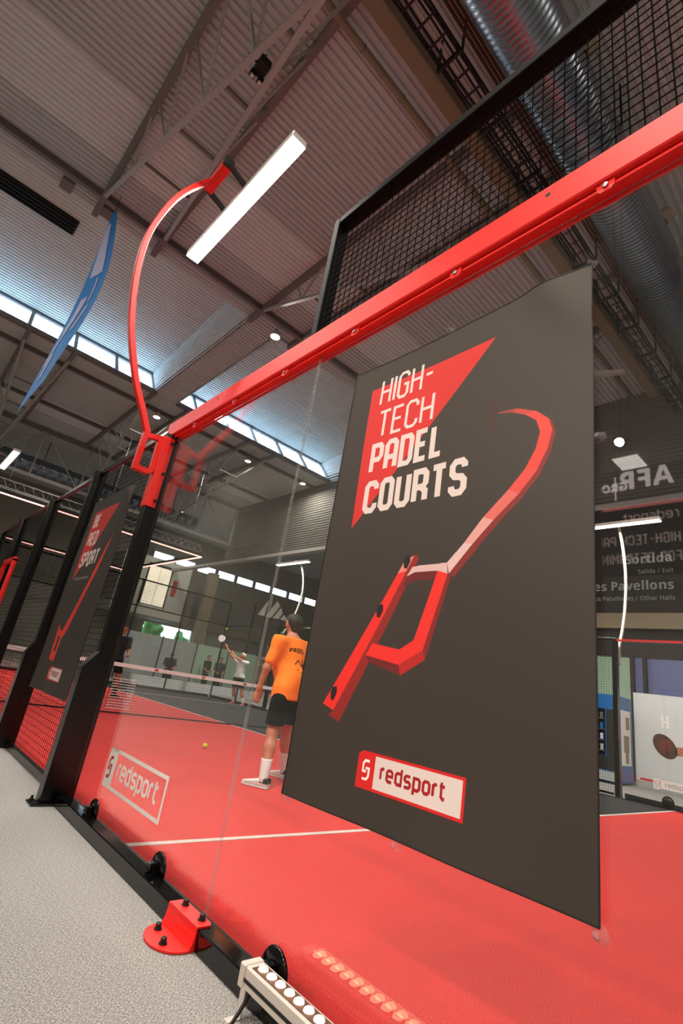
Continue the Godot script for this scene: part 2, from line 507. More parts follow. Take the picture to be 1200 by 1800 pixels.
func print_be_red() -> ImageTexture:
	var ppm := 500.0
	var img := Image.create(590, 980, false, Image.FORMAT_RGB8)
	img.fill(INK)
	fill_poly(img, [[0.88, 1.815], [0.13, 1.815], [0.13, 1.06]], ppm, INK_RED)
	fill_text(img, letters("BE", Vector2(0.19, 1.63), 0.15, 0.7, 0.033, 0.012, 0.0), ppm, INK_WHITE)
	fill_text(img, letters("RED", Vector2(0.19, 1.42), 0.16, 0.8, 0.033, 0.012, 0.0), ppm, INK_WHITE)
	fill_text(img, letters("SPORT", Vector2(0.19, 1.19), 0.17, 0.8, 0.035, 0.01, 0.0), ppm, INK_WHITE)
	fill_poly(img, [[0.19, 1.085], [0.66, 1.085], [0.66, 1.06], [0.19, 1.06]], ppm, Color(0.42, 0.4, 0.4))
	fill_poly(img, [[0.98, 1.5], [0.9, 1.38], [0.74, 1.05], [0.58, 0.82], [0.36, 0.56], [0.28, 0.56], [0.2, 0.62], [0.24, 0.28], [0.4, 0.27], [0.42, 0.48], [0.52, 0.56], [0.72, 0.86], [0.86, 1.12]], ppm, Color(0.9, 0.2, 0.16))
	fill_poly(img, [[0.29, 0.5], [0.36, 0.5], [0.36, 0.36], [0.29, 0.36]], ppm, INK)
	print_logo(img, ppm)
	return ImageTexture.create_from_image(img)

# ---------------------------------------------------------------- smooth bodies (surface nets)
# bones: [a, b, ra, rb]; cuts: planes [normal, d] that keep normal.p < d
func body_mesh(bones: Array, cell: float, k: float, cuts := []) -> ArrayMesh:
	var lo := Vector3(1e9, 1e9, 1e9)
	var hi := -lo
	for b in bones:
		var r: float = maxf(b[2], b[3]) + k * 0.3 + cell * 2.0
		for q in [b[0], b[1]]:
			lo = lo.min(q - Vector3.ONE * r)
			hi = hi.max(q + Vector3.ONE * r)
	var nx := int((hi.x - lo.x) / cell) + 2
	var ny := int((hi.y - lo.y) / cell) + 2
	var nz := int((hi.z - lo.z) / cell) + 2
	var F := PackedFloat32Array()
	F.resize(nx * ny * nz)
	F.fill(1.0)
	for b in bones:
		var A: Vector3 = b[0]
		var B: Vector3 = b[1]
		var ra: float = b[2]
		var rb: float = b[3]
		var rr := maxf(ra, rb) + k + cell * 2.0
		var l: Vector3 = (A.min(B) - Vector3.ONE * rr - lo) / cell
		var h: Vector3 = (A.max(B) + Vector3.ONE * rr - lo) / cell
		var ab := B - A
		var len2 := maxf(ab.length_squared(), 1e-9)
		for z in range(maxi(0, int(l.z)), mini(nz - 1, int(h.z)) + 1):
			for y in range(maxi(0, int(l.y)), mini(ny - 1, int(h.y)) + 1):
				var row := (z * ny + y) * nx
				for x in range(maxi(0, int(l.x)), mini(nx - 1, int(h.x)) + 1):
					var p := lo + Vector3(x, y, z) * cell
					var t := clampf((p - A).dot(ab) / len2, 0.0, 1.0)
					var d := (p - A - ab * t).length() - (ra + (rb - ra) * t)
					var o := F[row + x]
					var e := maxf(k - absf(d - o), 0.0) / k
					F[row + x] = minf(d, o) - e * e * k * 0.25
	for c in cuts:
		var cn: Vector3 = c[0]
		var cd: float = c[1]
		for z in nz:
			for y in ny:
				var row := (z * ny + y) * nx
				for x in nx:
					if F[row + x] < 0.1:
						F[row + x] = maxf(F[row + x], cn.dot(lo + Vector3(x, y, z) * cell) - cd)
	var st := smooth_new()
	var ids := PackedInt32Array()
	ids.resize(nx * ny * nz)
	ids.fill(-1)
	var count := 0
	var offs := [0, 1, nx, nx + 1, nx * ny, nx * ny + 1, nx * ny + nx, nx * ny + nx + 1]
	var edges := [[0, 1], [2, 3], [4, 5], [6, 7], [0, 2], [1, 3], [4, 6], [5, 7], [0, 4], [1, 5], [2, 6], [3, 7]]
	for z in nz - 1:
		for y in ny - 1:
			for x in nx - 1:
				var i := (z * ny + y) * nx + x
				if F[i] > cell * 2.5:
					continue
				var neg := 0
				for q in offs:
					if F[i + q] < 0.0:
						neg += 1
				if neg == 0 or neg == 8:
					continue
				var acc := Vector3.ZERO
				var m := 0
				for e in edges:
					var f0 := F[i + offs[e[0]]]
					var f1 := F[i + offs[e[1]]]
					if (f0 < 0.0) != (f1 < 0.0):
						var t := f0 / (f0 - f1)
						var c0 := Vector3(e[0] & 1, (e[0] >> 1) & 1, e[0] >> 2)
						var c1 := Vector3(e[1] & 1, (e[1] >> 1) & 1, e[1] >> 2)
						acc += c0.lerp(c1, t)
						m += 1
				ids[i] = count
				count += 1
				st.add_vertex(lo + (Vector3(x, y, z) + acc / m) * cell)
	var stepv := [1, nx, nx * ny]
	for z in range(1, nz - 1):
		for y in range(1, ny - 1):
			for x in range(1, nx - 1):
				var i := (z * ny + y) * nx + x
				for a in 3:
					var j: int = i + stepv[a]
					if (F[i] < 0.0) == (F[j] < 0.0):
						continue
					var u: int = stepv[(a + 1) % 3]
					var w: int = stepv[(a + 2) % 3]
					var q := [ids[i], ids[i - u], ids[i - u - w], ids[i - w]]
					if q.has(-1):
						continue
					if F[i] < 0.0:
						q.reverse()
					for n in [0, 1, 2, 0, 2, 3]:
						st.add_index(q[n])
	st.generate_normals()
	return st.commit()

func shoe(st: SurfaceTool, heel: Vector3, dir: Vector3, length: float, sole_only: bool) -> void:
	var side := dir.cross(Vector3.UP).normalized()
	var xf := Transform3D(Basis(side, Vector3.UP, -dir), heel)
	var prof := [[0.0, 0.034, 0.075], [0.12, 0.038, 0.085], [0.35, 0.04, 0.085], [0.6, 0.046, 0.062], [0.85, 0.042, 0.045], [1.0, 0.022, 0.034]]
	for i in prof.size() - 1:
		var a: Array = prof[i]
		var b: Array = prof[i + 1]
		var za: float = -a[0] * length
		var zb: float = -b[0] * length
		var y0 := 0.0 if sole_only else 0.022
		var ya: float = 0.024 if sole_only else a[2]
		var yb: float = 0.024 if sole_only else b[2]
		var gr := 1.08 if sole_only else 1.0
		var ring := func(w: float, top: float, z: float) -> Array:
			return [xf * Vector3(-w * gr, y0, z), xf * Vector3(w * gr, y0, z), xf * Vector3(w * gr, lerpf(y0, top, 0.6), z), xf * Vector3(w * 0.5, top, z), xf * Vector3(-w * 0.5, top, z), xf * Vector3(-w * gr, lerpf(y0, top, 0.6), z)]
		var p: Array = ring.call(a[1], ya, za)
		var q: Array = ring.call(b[1], yb, zb)
		var mid: Vector3 = xf * Vector3(0, y0 + 0.01, (za + zb) * 0.5)
		for n in 6:
			face(st, [p[n], p[(n + 1) % 6], q[(n + 1) % 6], q[n]], mid)
		if i == 0:
			face(st, p, mid)
		if i == prof.size() - 2:
			face(st, q, mid)

# joints in a dictionary; builds body, hair and clothes
func person(label: String, J: Dictionary, look: Dictionary, cell: float, group := "") -> Node3D:
	var root: Node3D = thing("person", label, "person", J.base, 0.0, group)
	var o: Vector3 = J.base
	var g := func(n: String) -> Vector3: return J[n] - o
	var s: float = look.get("scale", 1.0)
	var hd: Vector3 = g.call("head")
	var fwd: Vector3 = J.face.normalized()
	var chest: Vector3 = (g.call("sl") + g.call("sr")) * 0.5
	var pel: Vector3 = (g.call("hl") + g.call("hr")) * 0.5
	var neck := chest + Vector3(0, 0.05, 0)
	var rt := fwd.cross(Vector3.UP).normalized()
	var bones := [
		[hd + Vector3(0, 0.03, 0) - fwd * 0.015, hd + Vector3(0, 0.03, 0) + fwd * 0.02, 0.088, 0.08],
		[hd - Vector3(0, 0.04, 0) + fwd * 0.03, hd - Vector3(0, 0.075, 0) + fwd * 0.045, 0.058, 0.038],
		[hd + fwd * 0.085 + Vector3(0, 0.005, 0), hd + fwd * 0.105 - Vector3(0, 0.02, 0), 0.012, 0.017],
		[hd + rt * 0.08 + Vector3(0, 0.02, 0), hd + rt * 0.088 - Vector3(0, 0.02, 0), 0.018, 0.012],
		[hd - rt * 0.08 + Vector3(0, 0.02, 0), hd - rt * 0.088 - Vector3(0, 0.02, 0), 0.018, 0.012],
		[neck - Vector3(0, 0.02, 0), hd - Vector3(0, 0.03, 0), 0.06, 0.055],
		[chest, pel + Vector3(0, 0.15, 0), 0.12, 0.11],
		[pel + Vector3(0, 0.15, 0), pel, 0.11, 0.12],
		[g.call("sl"), g.call("sr"), 0.065, 0.065],
	]
	for q in ["l", "r"]:
		bones.append_array([
			[g.call("s" + q), g.call("e" + q), 0.055, 0.042],
			[g.call("e" + q), g.call("w" + q), 0.042, 0.028],
			[g.call("h" + q), g.call("k" + q), 0.09, 0.06],
			[g.call("k" + q), (g.call("k" + q) as Vector3).lerp(g.call("a" + q), 0.35), 0.058, 0.06],
			[(g.call("k" + q) as Vector3).lerp(g.call("a" + q), 0.35), g.call("a" + q), 0.06, 0.038],
		])
		# hand: palm, four fingers and a thumb
		var w: Vector3 = g.call("w" + q)
		var hdir: Vector3 = (J["f" + q] - J["w" + q]).normalized()
		var across := hdir.cross(fwd).normalized()
		var inw := hdir.cross(across)
		bones.append([w, w + hdir * 0.075, 0.026, 0.03])
		for n in 4:
			var off := across * (0.027 - 0.018 * n)
			var ln: float = [0.07, 0.08, 0.075, 0.058][n]
			var p0 := w + hdir * 0.075 + off
			var p1 := p0 + hdir * ln * 0.5 + inw * 0.006
			bones.append([p0, p1, 0.0095, 0.009])
			bones.append([p1, p1 + hdir * ln * 0.45 + inw * 0.025, 0.009, 0.0075])
		var t0 := w + hdir * 0.025 + across * 0.022
		bones.append([t0, t0 + hdir * 0.035 + across * 0.03, 0.013, 0.0105])
		bones.append([t0 + hdir * 0.035 + across * 0.03, t0 + hdir * 0.065 + across * 0.034, 0.0105, 0.008])
	for b in bones:
		b[2] *= s
		b[3] *= s
	mesh_part(root, "body", body_mesh(bones, cell, 0.035), M.skin)
	# hair or cap
	var hb := [[hd + Vector3(0, 0.05, 0) - fwd * 0.03, hd + Vector3(0, 0.06, 0) + fwd * 0.03, 0.092 * s, 0.08 * s], [hd + Vector3(0, 0.03, 0) - fwd * 0.04, hd - Vector3(0, 0.05, 0) - fwd * 0.05, 0.08 * s, 0.045 * s]]
	mesh_part(root, look.get("hair_name", "hair"), body_mesh(hb, cell, 0.03, [[(fwd - Vector3.UP * 0.55).normalized(), (hd + fwd * 0.045 + Vector3(0, 0.03, 0)).dot((fwd - Vector3.UP * 0.55).normalized())]]), look.hair)
	# shirt
	var hem: float = look.get("hem", 0.0)
	var shirt := [[chest + Vector3(0, 0.0, 0), pel + Vector3(0, 0.16, 0), 0.14, 0.138], [pel + Vector3(0, 0.16, 0), pel + Vector3(0, -0.02 - hem, 0), 0.138, 0.15], [g.call("sl"), g.call("sr"), 0.078, 0.078], [chest + rt * 0.07 - Vector3(0, 0.12, 0), chest - rt * 0.07 - Vector3(0, 0.12, 0), 0.12, 0.12], [chest + rt * 0.06 - Vector3(0, 0.3, 0), chest - rt * 0.06 - Vector3(0, 0.3, 0), 0.11, 0.11], [g.call("hl") + Vector3(0, 0.03, 0), g.call("hl") + Vector3(0, -hem - 0.05, 0), 0.115, 0.124], [g.call("hr") + Vector3(0, 0.03, 0), g.call("hr") + Vector3(0, -hem - 0.05, 0), 0.115, 0.124]]
	var sl: float = look.get("sleeve", 0.7)
	var cuts := [[Vector3.DOWN, -(pel.y + 0.0 - hem)], [Vector3.UP, neck.y + 0.02]]
	for q in ["l", "r"]:
		var sh: Vector3 = g.call("s" + q)
		var el: Vector3 = g.call("e" + q)
		shirt.append([sh, sh.lerp(el, sl), 0.072, 0.066])
		var ax := (el - sh).normalized()
		cuts.append([ax, maxf((sh.lerp(el, sl) + ax * 0.03).dot(ax), -9.0)] if ax.y < -0.2 or absf(ax.y) < 0.2 else [ax, (sh.lerp(el, sl)).dot(ax) + 0.03])
	for b in shirt:
		b[2] *= s
		b[3] *= s
	var keep := []
	for c in cuts:
		var worst := -1e9
		for b in shirt:
			worst = maxf(worst, (b[0] as Vector3).dot(c[0]))
		if c[0] == Vector3.DOWN or c[0] == Vector3.UP or worst < c[1]:
			keep.append(c)
	last_shirt = shirt
	mesh_part(root, "shirt", body_mesh(shirt, cell, 0.09, keep), look.shirt)
	# shorts
	var short := [[pel + Vector3(0, 0.0, 0) + rt * 0.05, pel + Vector3(0, 0.0, 0) - rt * 0.05, 0.12 * s, 0.12 * s]]
	var leg: float = look.get("leg", 0.85)
	var low := 1e9
	for q in ["l", "r"]:
		var h: Vector3 = g.call("h" + q)
		var kn: Vector3 = g.call("k" + q)
		short.append([h, h.lerp(kn, leg + 0.1), 0.108 * s, 0.1 * s])
		low = minf(low, h.lerp(kn, leg).y)
		if leg > 1.0:
			var an: Vector3 = g.call("a" + q)
			short.append([kn, an, 0.09 * s, 0.075 * s])
			low = minf(low, an.y + 0.02)
	mesh_part(root, "trousers" if leg > 1.0 else "shorts", body_mesh(short, cell, 0.03, [[Vector3.DOWN, -low], [Vector3.UP, pel.y + 0.03]]), look.shorts)
	for q in ["l", "r"]:
		var an: Vector3 = g.call("a" + q)
		var kn: Vector3 = g.call("k" + q)
		if look.has("sock"):
			mesh_part(root, "sock", body_mesh([[an.lerp(kn, 0.45), an - Vector3(0, 0.02, 0), 0.062 * s, 0.047 * s]], cell, 0.01, [[Vector3.UP, lerpf(an.y, kn.y, 0.42)]]), look.sock)
		var td: Vector3 = J["t" + q]
		var sole_y := an.y - 0.085
		var heel := Vector3(an.x, sole_y, an.z) - td * 0.07
		var sh := part(root, "shoe", _shoe(heel, td, 0.29 * s, false), look.shoe)
		part(sh, "sole", _shoe(heel, td, 0.295 * s, true), look.sole)
		if look.has("heel"):
			var hp := st_new()
			var sd := td.cross(Vector3.UP).normalized()
			cbox(hp, Vector3(-0.043, 0.035, -0.1), Vector3(0.043, 0.09, 0.004), 0.012, Transform3D(Basis(sd, Vector3.UP, -td), heel))
			part(sh, "heel_panel", hp, look.heel)
	return root

var last_shirt := []

# moves a point along a direction until it lies just off the shirt
func on_shirt(p: Vector3, dir: Vector3, off: float) -> Vector3:
	var q := p - dir * 0.6
	for n in 60:
		var f := 1.0
		for b in last_shirt:
			var ab: Vector3 = b[1] - b[0]
			var t := clampf((q - b[0]).dot(ab) / maxf(ab.length_squared(), 1e-9), 0.0, 1.0)
			var d: float = (q - b[0] - ab * t).length() - lerpf(b[2], b[3], t)
			var e := maxf(0.09 - absf(d - f), 0.0) / 0.09
			f = minf(d, f) - e * e * 0.09 * 0.25
		if f < 0.0005:
			break
		q += dir * f * 0.9
	return q - dir * off

func quads_on_shirt(st: SurfaceTool, quads: Array, xf: Transform3D) -> void:
	var dir := -xf.basis.z.normalized()
	for q in quads:
		var a := []
		var b := []
		for p in q:
			a.append(on_shirt(xf * Vector3(p.x, p.y, 0), dir, -0.003))
			b.append(on_shirt(xf * Vector3(p.x, p.y, 0), dir, 0.003))
		var mid: Vector3 = (a[0] + b[2]) * 0.5
		face(st, b, mid)
		for k in 4:
			face(st, [a[k], a[(k + 1) % 4], b[(k + 1) % 4], b[k]], mid)

func _shoe(heel: Vector3, td: Vector3, ln: float, sole: bool) -> SurfaceTool:
	var st := st_new()
	shoe(st, heel, td, ln, sole)
	return st

# ---------------------------------------------------------------- hall
const ROOF := 13.0
const Z0 := -36.0
const Z1 := 11.0
const X0 := -42.0
const X1 := 13.0

# corrugated sheets with ribs along z; height runs from ya at xa to yb at xb
func deck(parent: Node3D, xa: float, xb: float, ya: float, yb: float, z0: float, z1: float, tones: Array, pitch := 0.168) -> void:
	var ribs := int(round((xb - xa) / pitch))
	var per := 6
	var k := 0
	while k < ribs:
		var st := st_new()
		var stop := mini(k + per, ribs)
		for i in range(k, stop):
			var xs := [0.0, 0.5, 0.62, 0.88, 1.0]
			var hs := [0.0, 0.0, 0.055, 0.055, 0.0]
			for q in 4:
				var u0: float = (i + xs[q]) / ribs
				var u1: float = (i + xs[q + 1]) / ribs
				var p := Vector2(lerpf(xa, xb, u0), lerpf(ya, yb, u0) + hs[q])
				var r := Vector2(lerpf(xa, xb, u1), lerpf(ya, yb, u1) + hs[q + 1])
				quad(st, Vector3(p.x, p.y, z0), Vector3(r.x, r.y, z0), Vector3(r.x, r.y, z1), Vector3(p.x, p.y, z1))
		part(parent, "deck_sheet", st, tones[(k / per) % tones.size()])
		k = stop
	var sl := st_new()
	var n := Vector2(-(yb - ya), xb - xa).normalized()
	var c := [Vector3(xa, ya + 0.07, z0), Vector3(xb, yb + 0.07, z0), Vector3(xb + n.x * 0.15, yb + 0.2, z0), Vector3(xa + n.x * 0.15, ya + 0.2, z0)]
	var d := []
	for q in c:
		d.append(q + Vector3(0, 0, z1 - z0))
	var mid: Vector3 = (c[0] + d[2]) * 0.5
	for q in 4:
		face(sl, [c[q], c[(q + 1) % 4], d[(q + 1) % 4], d[q]], mid)
	face(sl, c, mid)
	face(sl, d, mid)
	part(parent, "roof_slab", sl, M.deck)

# one saw-tooth hood: kerb at xe, deck toned paler for window light, gables and a leaning row of panes whose sill is at xw
func hood(parent: Node3D, xe: float, xw: float, z0: float, z1: float) -> void:
	var xt := xw - 1.2
	deck(parent, xt, xe, ROOF + 1.55, ROOF + 2.5, z0, z1, [M.deck_window_lit])
	var st := st_new()
	box(st, Vector3(xe, ROOF, z0), Vector3(xe + 0.12, ROOF + 2.6, z1))
	part(parent, "kerb", st, M.deck_window_lit)
	for z in [z0, z1]:
		var g := st_new()
		var d := -0.1 if z == z0 else 0.1
		var pts := [Vector2(xe, ROOF), Vector2(xw, ROOF), Vector2(xt, ROOF + 1.6), Vector2(xe, ROOF + 2.6)]
		var f := []
		var bk := []
		for q in pts:
			f.append(Vector3(q.x, q.y, z))
			bk.append(Vector3(q.x, q.y, z + d))
		var mid: Vector3 = (f[0] + bk[2]) * 0.5
		face(g, f, mid)
		face(g, bk, mid)
		for q in 4:
			face(g, [f[q], f[(q + 1) % 4], bk[(q + 1) % 4], bk[q]], mid)
		for k in 12:
			var y := ROOF + 0.12 + 0.19 * k
			var xl := xw - clampf((y - ROOF) / 1.6, 0, 1) * 1.2
			var xr := xe
			if y > ROOF + 1.6:
				xl = xt + (y - ROOF - 1.55) / 0.95 * (xe - xt)
			if xr - xl > 0.3:
				box(g, Vector3(xl + 0.05, y, minf(z, z - d * 0.3)), Vector3(xr, y + 0.09, maxf(z, z - d * 0.3)))
		part(parent, "gable", g, M.deck_window_lit)
	var sill := st_new()
	box(sill, Vector3(xw - 0.1, ROOF - 0.05, z0), Vector3(xw + 0.12, ROOF + 0.12, z1))
	part(parent, "sill", sill, M.truss_dark)
	var head := st_new()
	box(head, Vector3(xt - 0.08, ROOF + 1.46, z0), Vector3(xt + 0.1, ROOF + 1.6, z1))
	part(parent, "window_head", head, M.truss_dark)
	var a := Vector3(xw, ROOF + 0.1, 0)
	var b := Vector3(xt, ROOF + 1.5, 0)
	var count := int(ceil((z1 - z0) / 1.83))
	for k in count + 1:
		var z := minf(z0 + 1.83 * k, z1)
		var m := st_new()
		bar(m, a + Vector3(0, 0, z), b + Vector3(0, 0, z), 0.14, 0.12)
		part(parent, "mullion", m, M.truss_dark)
		if k < count:
			var zz := minf(z0 + 1.83 * (k + 1), z1)
			var p := st_new()
			var n := Vector3(0.02, 0.02, 0)
			var c := [a + Vector3(0, 0, z), a + Vector3(0, 0, zz), b + Vector3(0, 0, zz), b + Vector3(0, 0, z)]
			quad(p, c[0], c[1], c[2], c[3])
			var pane := part(parent, "pane", p, M.window_pane)
			var gb := st_new()
			for q in range(1, 6):
				var zq := lerpf(z, zz, q / 6.0)
				bar(gb, a + n + Vector3(0, 0, zq), b + n + Vector3(0, 0, zq), 0.018, 0.018)
			part(pane, "glazing_bar", gb, M.deck_light)

func build_hall() -> void:
	var fl := structure("floor")
	var st := st_new()
	box(st, Vector3(X0, -0.2, Z0), Vector3(X1, 0.0, Z1))
	part(fl, "carpet", st, M.carpet)
	var ce := structure("ceiling")
	var bay := 18.65
	for k in 3:
		var dx := -bay * k + (bay if k == 2 else 0.0) * 0.0
		var xe := -10.05 + dx
		var tones := [M.deck, M.deck, M.deck_light, M.deck_light, M.deck, M.deck, M.deck, M.deck, M.deck, M.deck]  # the lighter sheets paint in bands of light across the deck
		if k < 2:
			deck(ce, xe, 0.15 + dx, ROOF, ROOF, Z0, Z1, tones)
	# flat strips between the hoods
	deck(ce, -18.5, -10.05, ROOF, ROOF, -5.95, -4.74, [M.deck])
	deck(ce, -18.5, -10.05, ROOF, ROOF, Z0, -16.2, [M.deck])
	deck(ce, X0, -37.15, ROOF, ROOF, Z0, Z1, [M.deck])
	deck(ce, -37.15, -28.7, ROOF, ROOF, Z0, Z1, [M.deck])
	deck(ce, 8.6, X1, ROOF, ROOF, Z0, Z1, [M.deck])
	deck(ce, 0.15, 8.6, ROOF, ROOF, Z0, Z1, [M.deck])
	var sky1 := structure("window_1")
	hood(sky1, -10.05, -18.5, -4.74, Z1)
	var sky2 := structure("window_2")
	hood(sky2, -10.05, -18.5, -16.2, -5.95)
	# walls
	var wb := structure("wall_back")
	st = st_new()
	box(st, Vector3(X0 - 0.3, 0, Z1), Vector3(X1 + 0.3, ROOF + 3, Z1 + 0.3))
	part(wb, "plaster", st, M.wall_concrete)
	var wr := structure("wall_right")
	st = st_new()
	box(st, Vector3(X1, 0, Z0), Vector3(X1 + 0.3, ROOF + 3, Z1))
	part(wr, "plaster", st, M.wall_concrete)
	var wn := structure("wall_north")
	st = st_new()
	box(st, Vector3(X0 - 0.3, 0, Z0 - 0.3), Vector3(X1 + 0.3, ROOF + 3, Z0))
	part(wn, "plaster", st, M.wall_dark)
	# end wall with a high row of panes and a bright doorway below
	var wl := structure("wall_left")
	st = st_new()
	var dz0 := -21.4
	var dz1 := -16.6
	box(st, Vector3(X0 - 0.3, 0, dz1), Vector3(X0, 10.0, Z1))
	box(st, Vector3(X0 - 0.3, 0, Z0), Vector3(X0, 10.0, dz0))
	box(st, Vector3(X0 - 0.3, 0, dz0), Vector3(X0, 2.4, dz1))
	box(st, Vector3(X0 - 0.3, 4.3, dz0), Vector3(X0, 10.0, dz1))
	box(st, Vector3(X0 - 0.3, 10.7, Z0), Vector3(X0, ROOF + 3, Z1))
	box(st, Vector3(X0 - 0.3, 10.0, -15.4), Vector3(X0, 10.7, Z1))
	part(wl, "concrete", st, M.wall_concrete)
	for k in 9:
		var za := -15.4 - 2.29 * k
		var m := st_new()
		box(m, Vector3(X0 - 0.2, 10.0, za - 0.34), Vector3(X0 + 0.04, 10.7, za))
		part(wl, "mullion", m, M.truss_dark)
		var p := st_new()
		quad(p, Vector3(X0 - 0.1, 10.0, za - 0.34), Vector3(X0 - 0.1, 10.0, za - 2.29), Vector3(X0 - 0.1, 10.7, za - 2.29), Vector3(X0 - 0.1, 10.7, za - 0.34))
		part(wl, "pane", p, M.window_pane)
	st = st_new()
	box(st, Vector3(X0, 4.6, Z0), Vector3(X0 + 0.35, 5.35, -20.0))
	part(wl, "ledge", st, M.beige)
	# upper partition of ribbed cladding over a long beam
	var wf := structure("wall_far")
	var y := 8.75
	while y < ROOF - 0.05:
		st = st_new()
		for k in 6:
			var yy := y + 0.16 * k
			var xa := -29.4
			quad(st, Vector3(xa, yy, -16.2), Vector3(X1, yy, -16.2), Vector3(X1, yy + 0.08, -16.2), Vector3(xa, yy + 0.08, -16.2))
			quad(st, Vector3(xa, yy + 0.08, -16.2), Vector3(X1, yy + 0.08, -16.2), Vector3(X1, yy + 0.1, -16.235), Vector3(xa, yy + 0.1, -16.235))
			quad(st, Vector3(xa, yy + 0.1, -16.235), Vector3(X1, yy + 0.1, -16.235), Vector3(X1, yy + 0.14, -16.235), Vector3(xa, yy + 0.14, -16.235))
			quad(st, Vector3(xa, yy + 0.14, -16.235), Vector3(X1, yy + 0.14, -16.235), Vector3(X1, yy + 0.16, -16.2), Vector3(xa, yy + 0.16, -16.2))
		part(wf, "cladding_sheet", st, M.wall_clad)
		y += 0.96
	st = st_new()
	box(st, Vector3(-29.4, 8.7, -16.4), Vector3(X1, ROOF, -16.25))
	part(wf, "backing", st, M.wall_dark)
	st = st_new()
	box(st, Vector3(X0, 8.55, -16.45), Vector3(X1, 8.75, -16.05))
	part(wf, "edge_beam", st, M.truss_grey)
	st = st_new()
	box(st, Vector3(-9.0, 4.84, -16.3), Vector3(X1, 8.55, -16.1))
	part(wf, "dark_panel", st, M.wall_dark)
	st = st_new()
	box(st, Vector3(-9.0, 4.36, -16.35), Vector3(X1, 4.84, -15.95))
	part(wf, "beige_beam", st, M.beige)
	st = st_new()
	box(st, Vector3(-9.0, 3.5, -16.35), Vector3(X1, 4.36, -16.15))
	part(wf, "lintel", st, M.wall_dark)
	st = st_new()
	box(st, Vector3(-9.0, 0.0, -16.35), Vector3(-1.7, 3.5, -16.2))
	part(wf, "mint_screen", st, M.mint_panel)
	st = st_new()
	box(st, Vector3(-1.7, 0.0, -16.35), Vector3(X1, 3.5, -16.2))
	part(wf, "lavender_screen", st, M.lavender_panel)
	for x in [-3.1, -1.75, -1.4, 0.4, 2.4]:
		st = st_new()
		box(st, Vector3(x, 0, -16.19), Vector3(x + 0.1, 3.5, -16.05))
		part(wf, "post", st, M.wall_dark)

# cantilevered roof truss: two top chords, two rising bottom chords that meet at a node by the girder
func roof_truss(xc: float, zc: float, turn: float, label: String) -> void:
	var t := thing("roof_truss", label, "roof truss", Vector3(xc, 9.85, zc), turn, "cantilevered roof trusses")
	var o := Vector3(-4.6, 9.85, 0)
	var tipx := -9.15
	var node := Vector3(0.05, 10.35, 0) - o
	for s in [0.9, -0.9]:
		var st := st_new()
		var tip := Vector3(tipx, ROOF - 0.1, s) - o
		var root := Vector3(0.15, ROOF - 0.1, s) - o
		bar(st, tip - Vector3(0.9, 0, 0), root, 0.16, 0.2)
		part(t, "top_chord", st, M.truss_dark)  # darker than the webs: shadow under the deck put into the colour
		st = st_new()
		bar(st, tip - Vector3(0, 0.05, 0), node, 0.1, 0.1)
		part(t, "bottom_chord", st, M.truss_grey)
		for k in 4:
			var u := 0.22 + 0.19 * k
			st = st_new()
			bar(st, tip.lerp(node, u), tip.lerp(root, u - 0.02), 0.05, 0.05)
			part(t, "web", st, M.truss_grey)
			st = st_new()
			bar(st, tip.lerp(node, u), tip.lerp(root, u + 0.14), 0.05, 0.05)
			part(t, "web", st, M.truss_grey)
	for k in 4:
		var u := 0.28 + 0.2 * k
		var a := Vector3(lerpf(tipx, 0.05, u), lerpf(ROOF - 0.15, 10.35, u), 0.9 * (1.0 - u)) - o
		var st := st_new()
		bar(st, a, Vector3(a.x, a.y, -a.z), 0.06, 0.06)
		part(t, "cross_bar", st, M.truss_dark)

func purlin(x: float, called: String, y: float, h: float, w: float, label: String) -> void:
	var st := st_new()
	var f := 0.02
	box(st, Vector3(-w * 0.5, 0, Z0), Vector3(w * 0.5, f, Z1))
	box(st, Vector3(-w * 0.5, h - f, Z0), Vector3(w * 0.5, h, Z1))
	box(st, Vector3(-0.012, f, Z0), Vector3(0.012, h - f, Z1))
	var o := part(self, called, st, M.truss_dark)
	o.position = Vector3(x, y, 0)
	tag(o, label, "beam")

# lattice girder along z
func girder(x: float, z0: float, z1: float, y0: float, y1: float, step: float, label: String) -> void:
	var t := thing("lattice_girder", label, "girder", Vector3(x, y0, z0))
	var L := z1 - z0
	var h := y1 - y0
	var st := st_new()
	bar(st, Vector3(0, 0.1, 0), Vector3(0, 0.1, L), 0.22, 0.2)
	part(t, "bottom_chord", st, M.truss_grey)
	st = st_new()
	bar(st, Vector3(0, h, 0), Vector3(0, h, L), 0.22, 0.2)
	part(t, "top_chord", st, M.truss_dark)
	var n := int(L / step)
	for k in n:
		var z := step * k
		st = st_new()
		bar(st, Vector3(0, 0.1, z), Vector3(0, h, z), 0.09, 0.09)
		part(t, "upright", st, M.truss_grey)
		st = st_new()
		if k % 2 == 0:
			bar(st, Vector3(0, 0.1, z), Vector3(0, h, z + step), 0.07, 0.07)
		else:
			bar(st, Vector3(0, h, z), Vector3(0, 0.1, z + step), 0.07, 0.07)
		part(t, "diagonal", st, M.truss_grey)

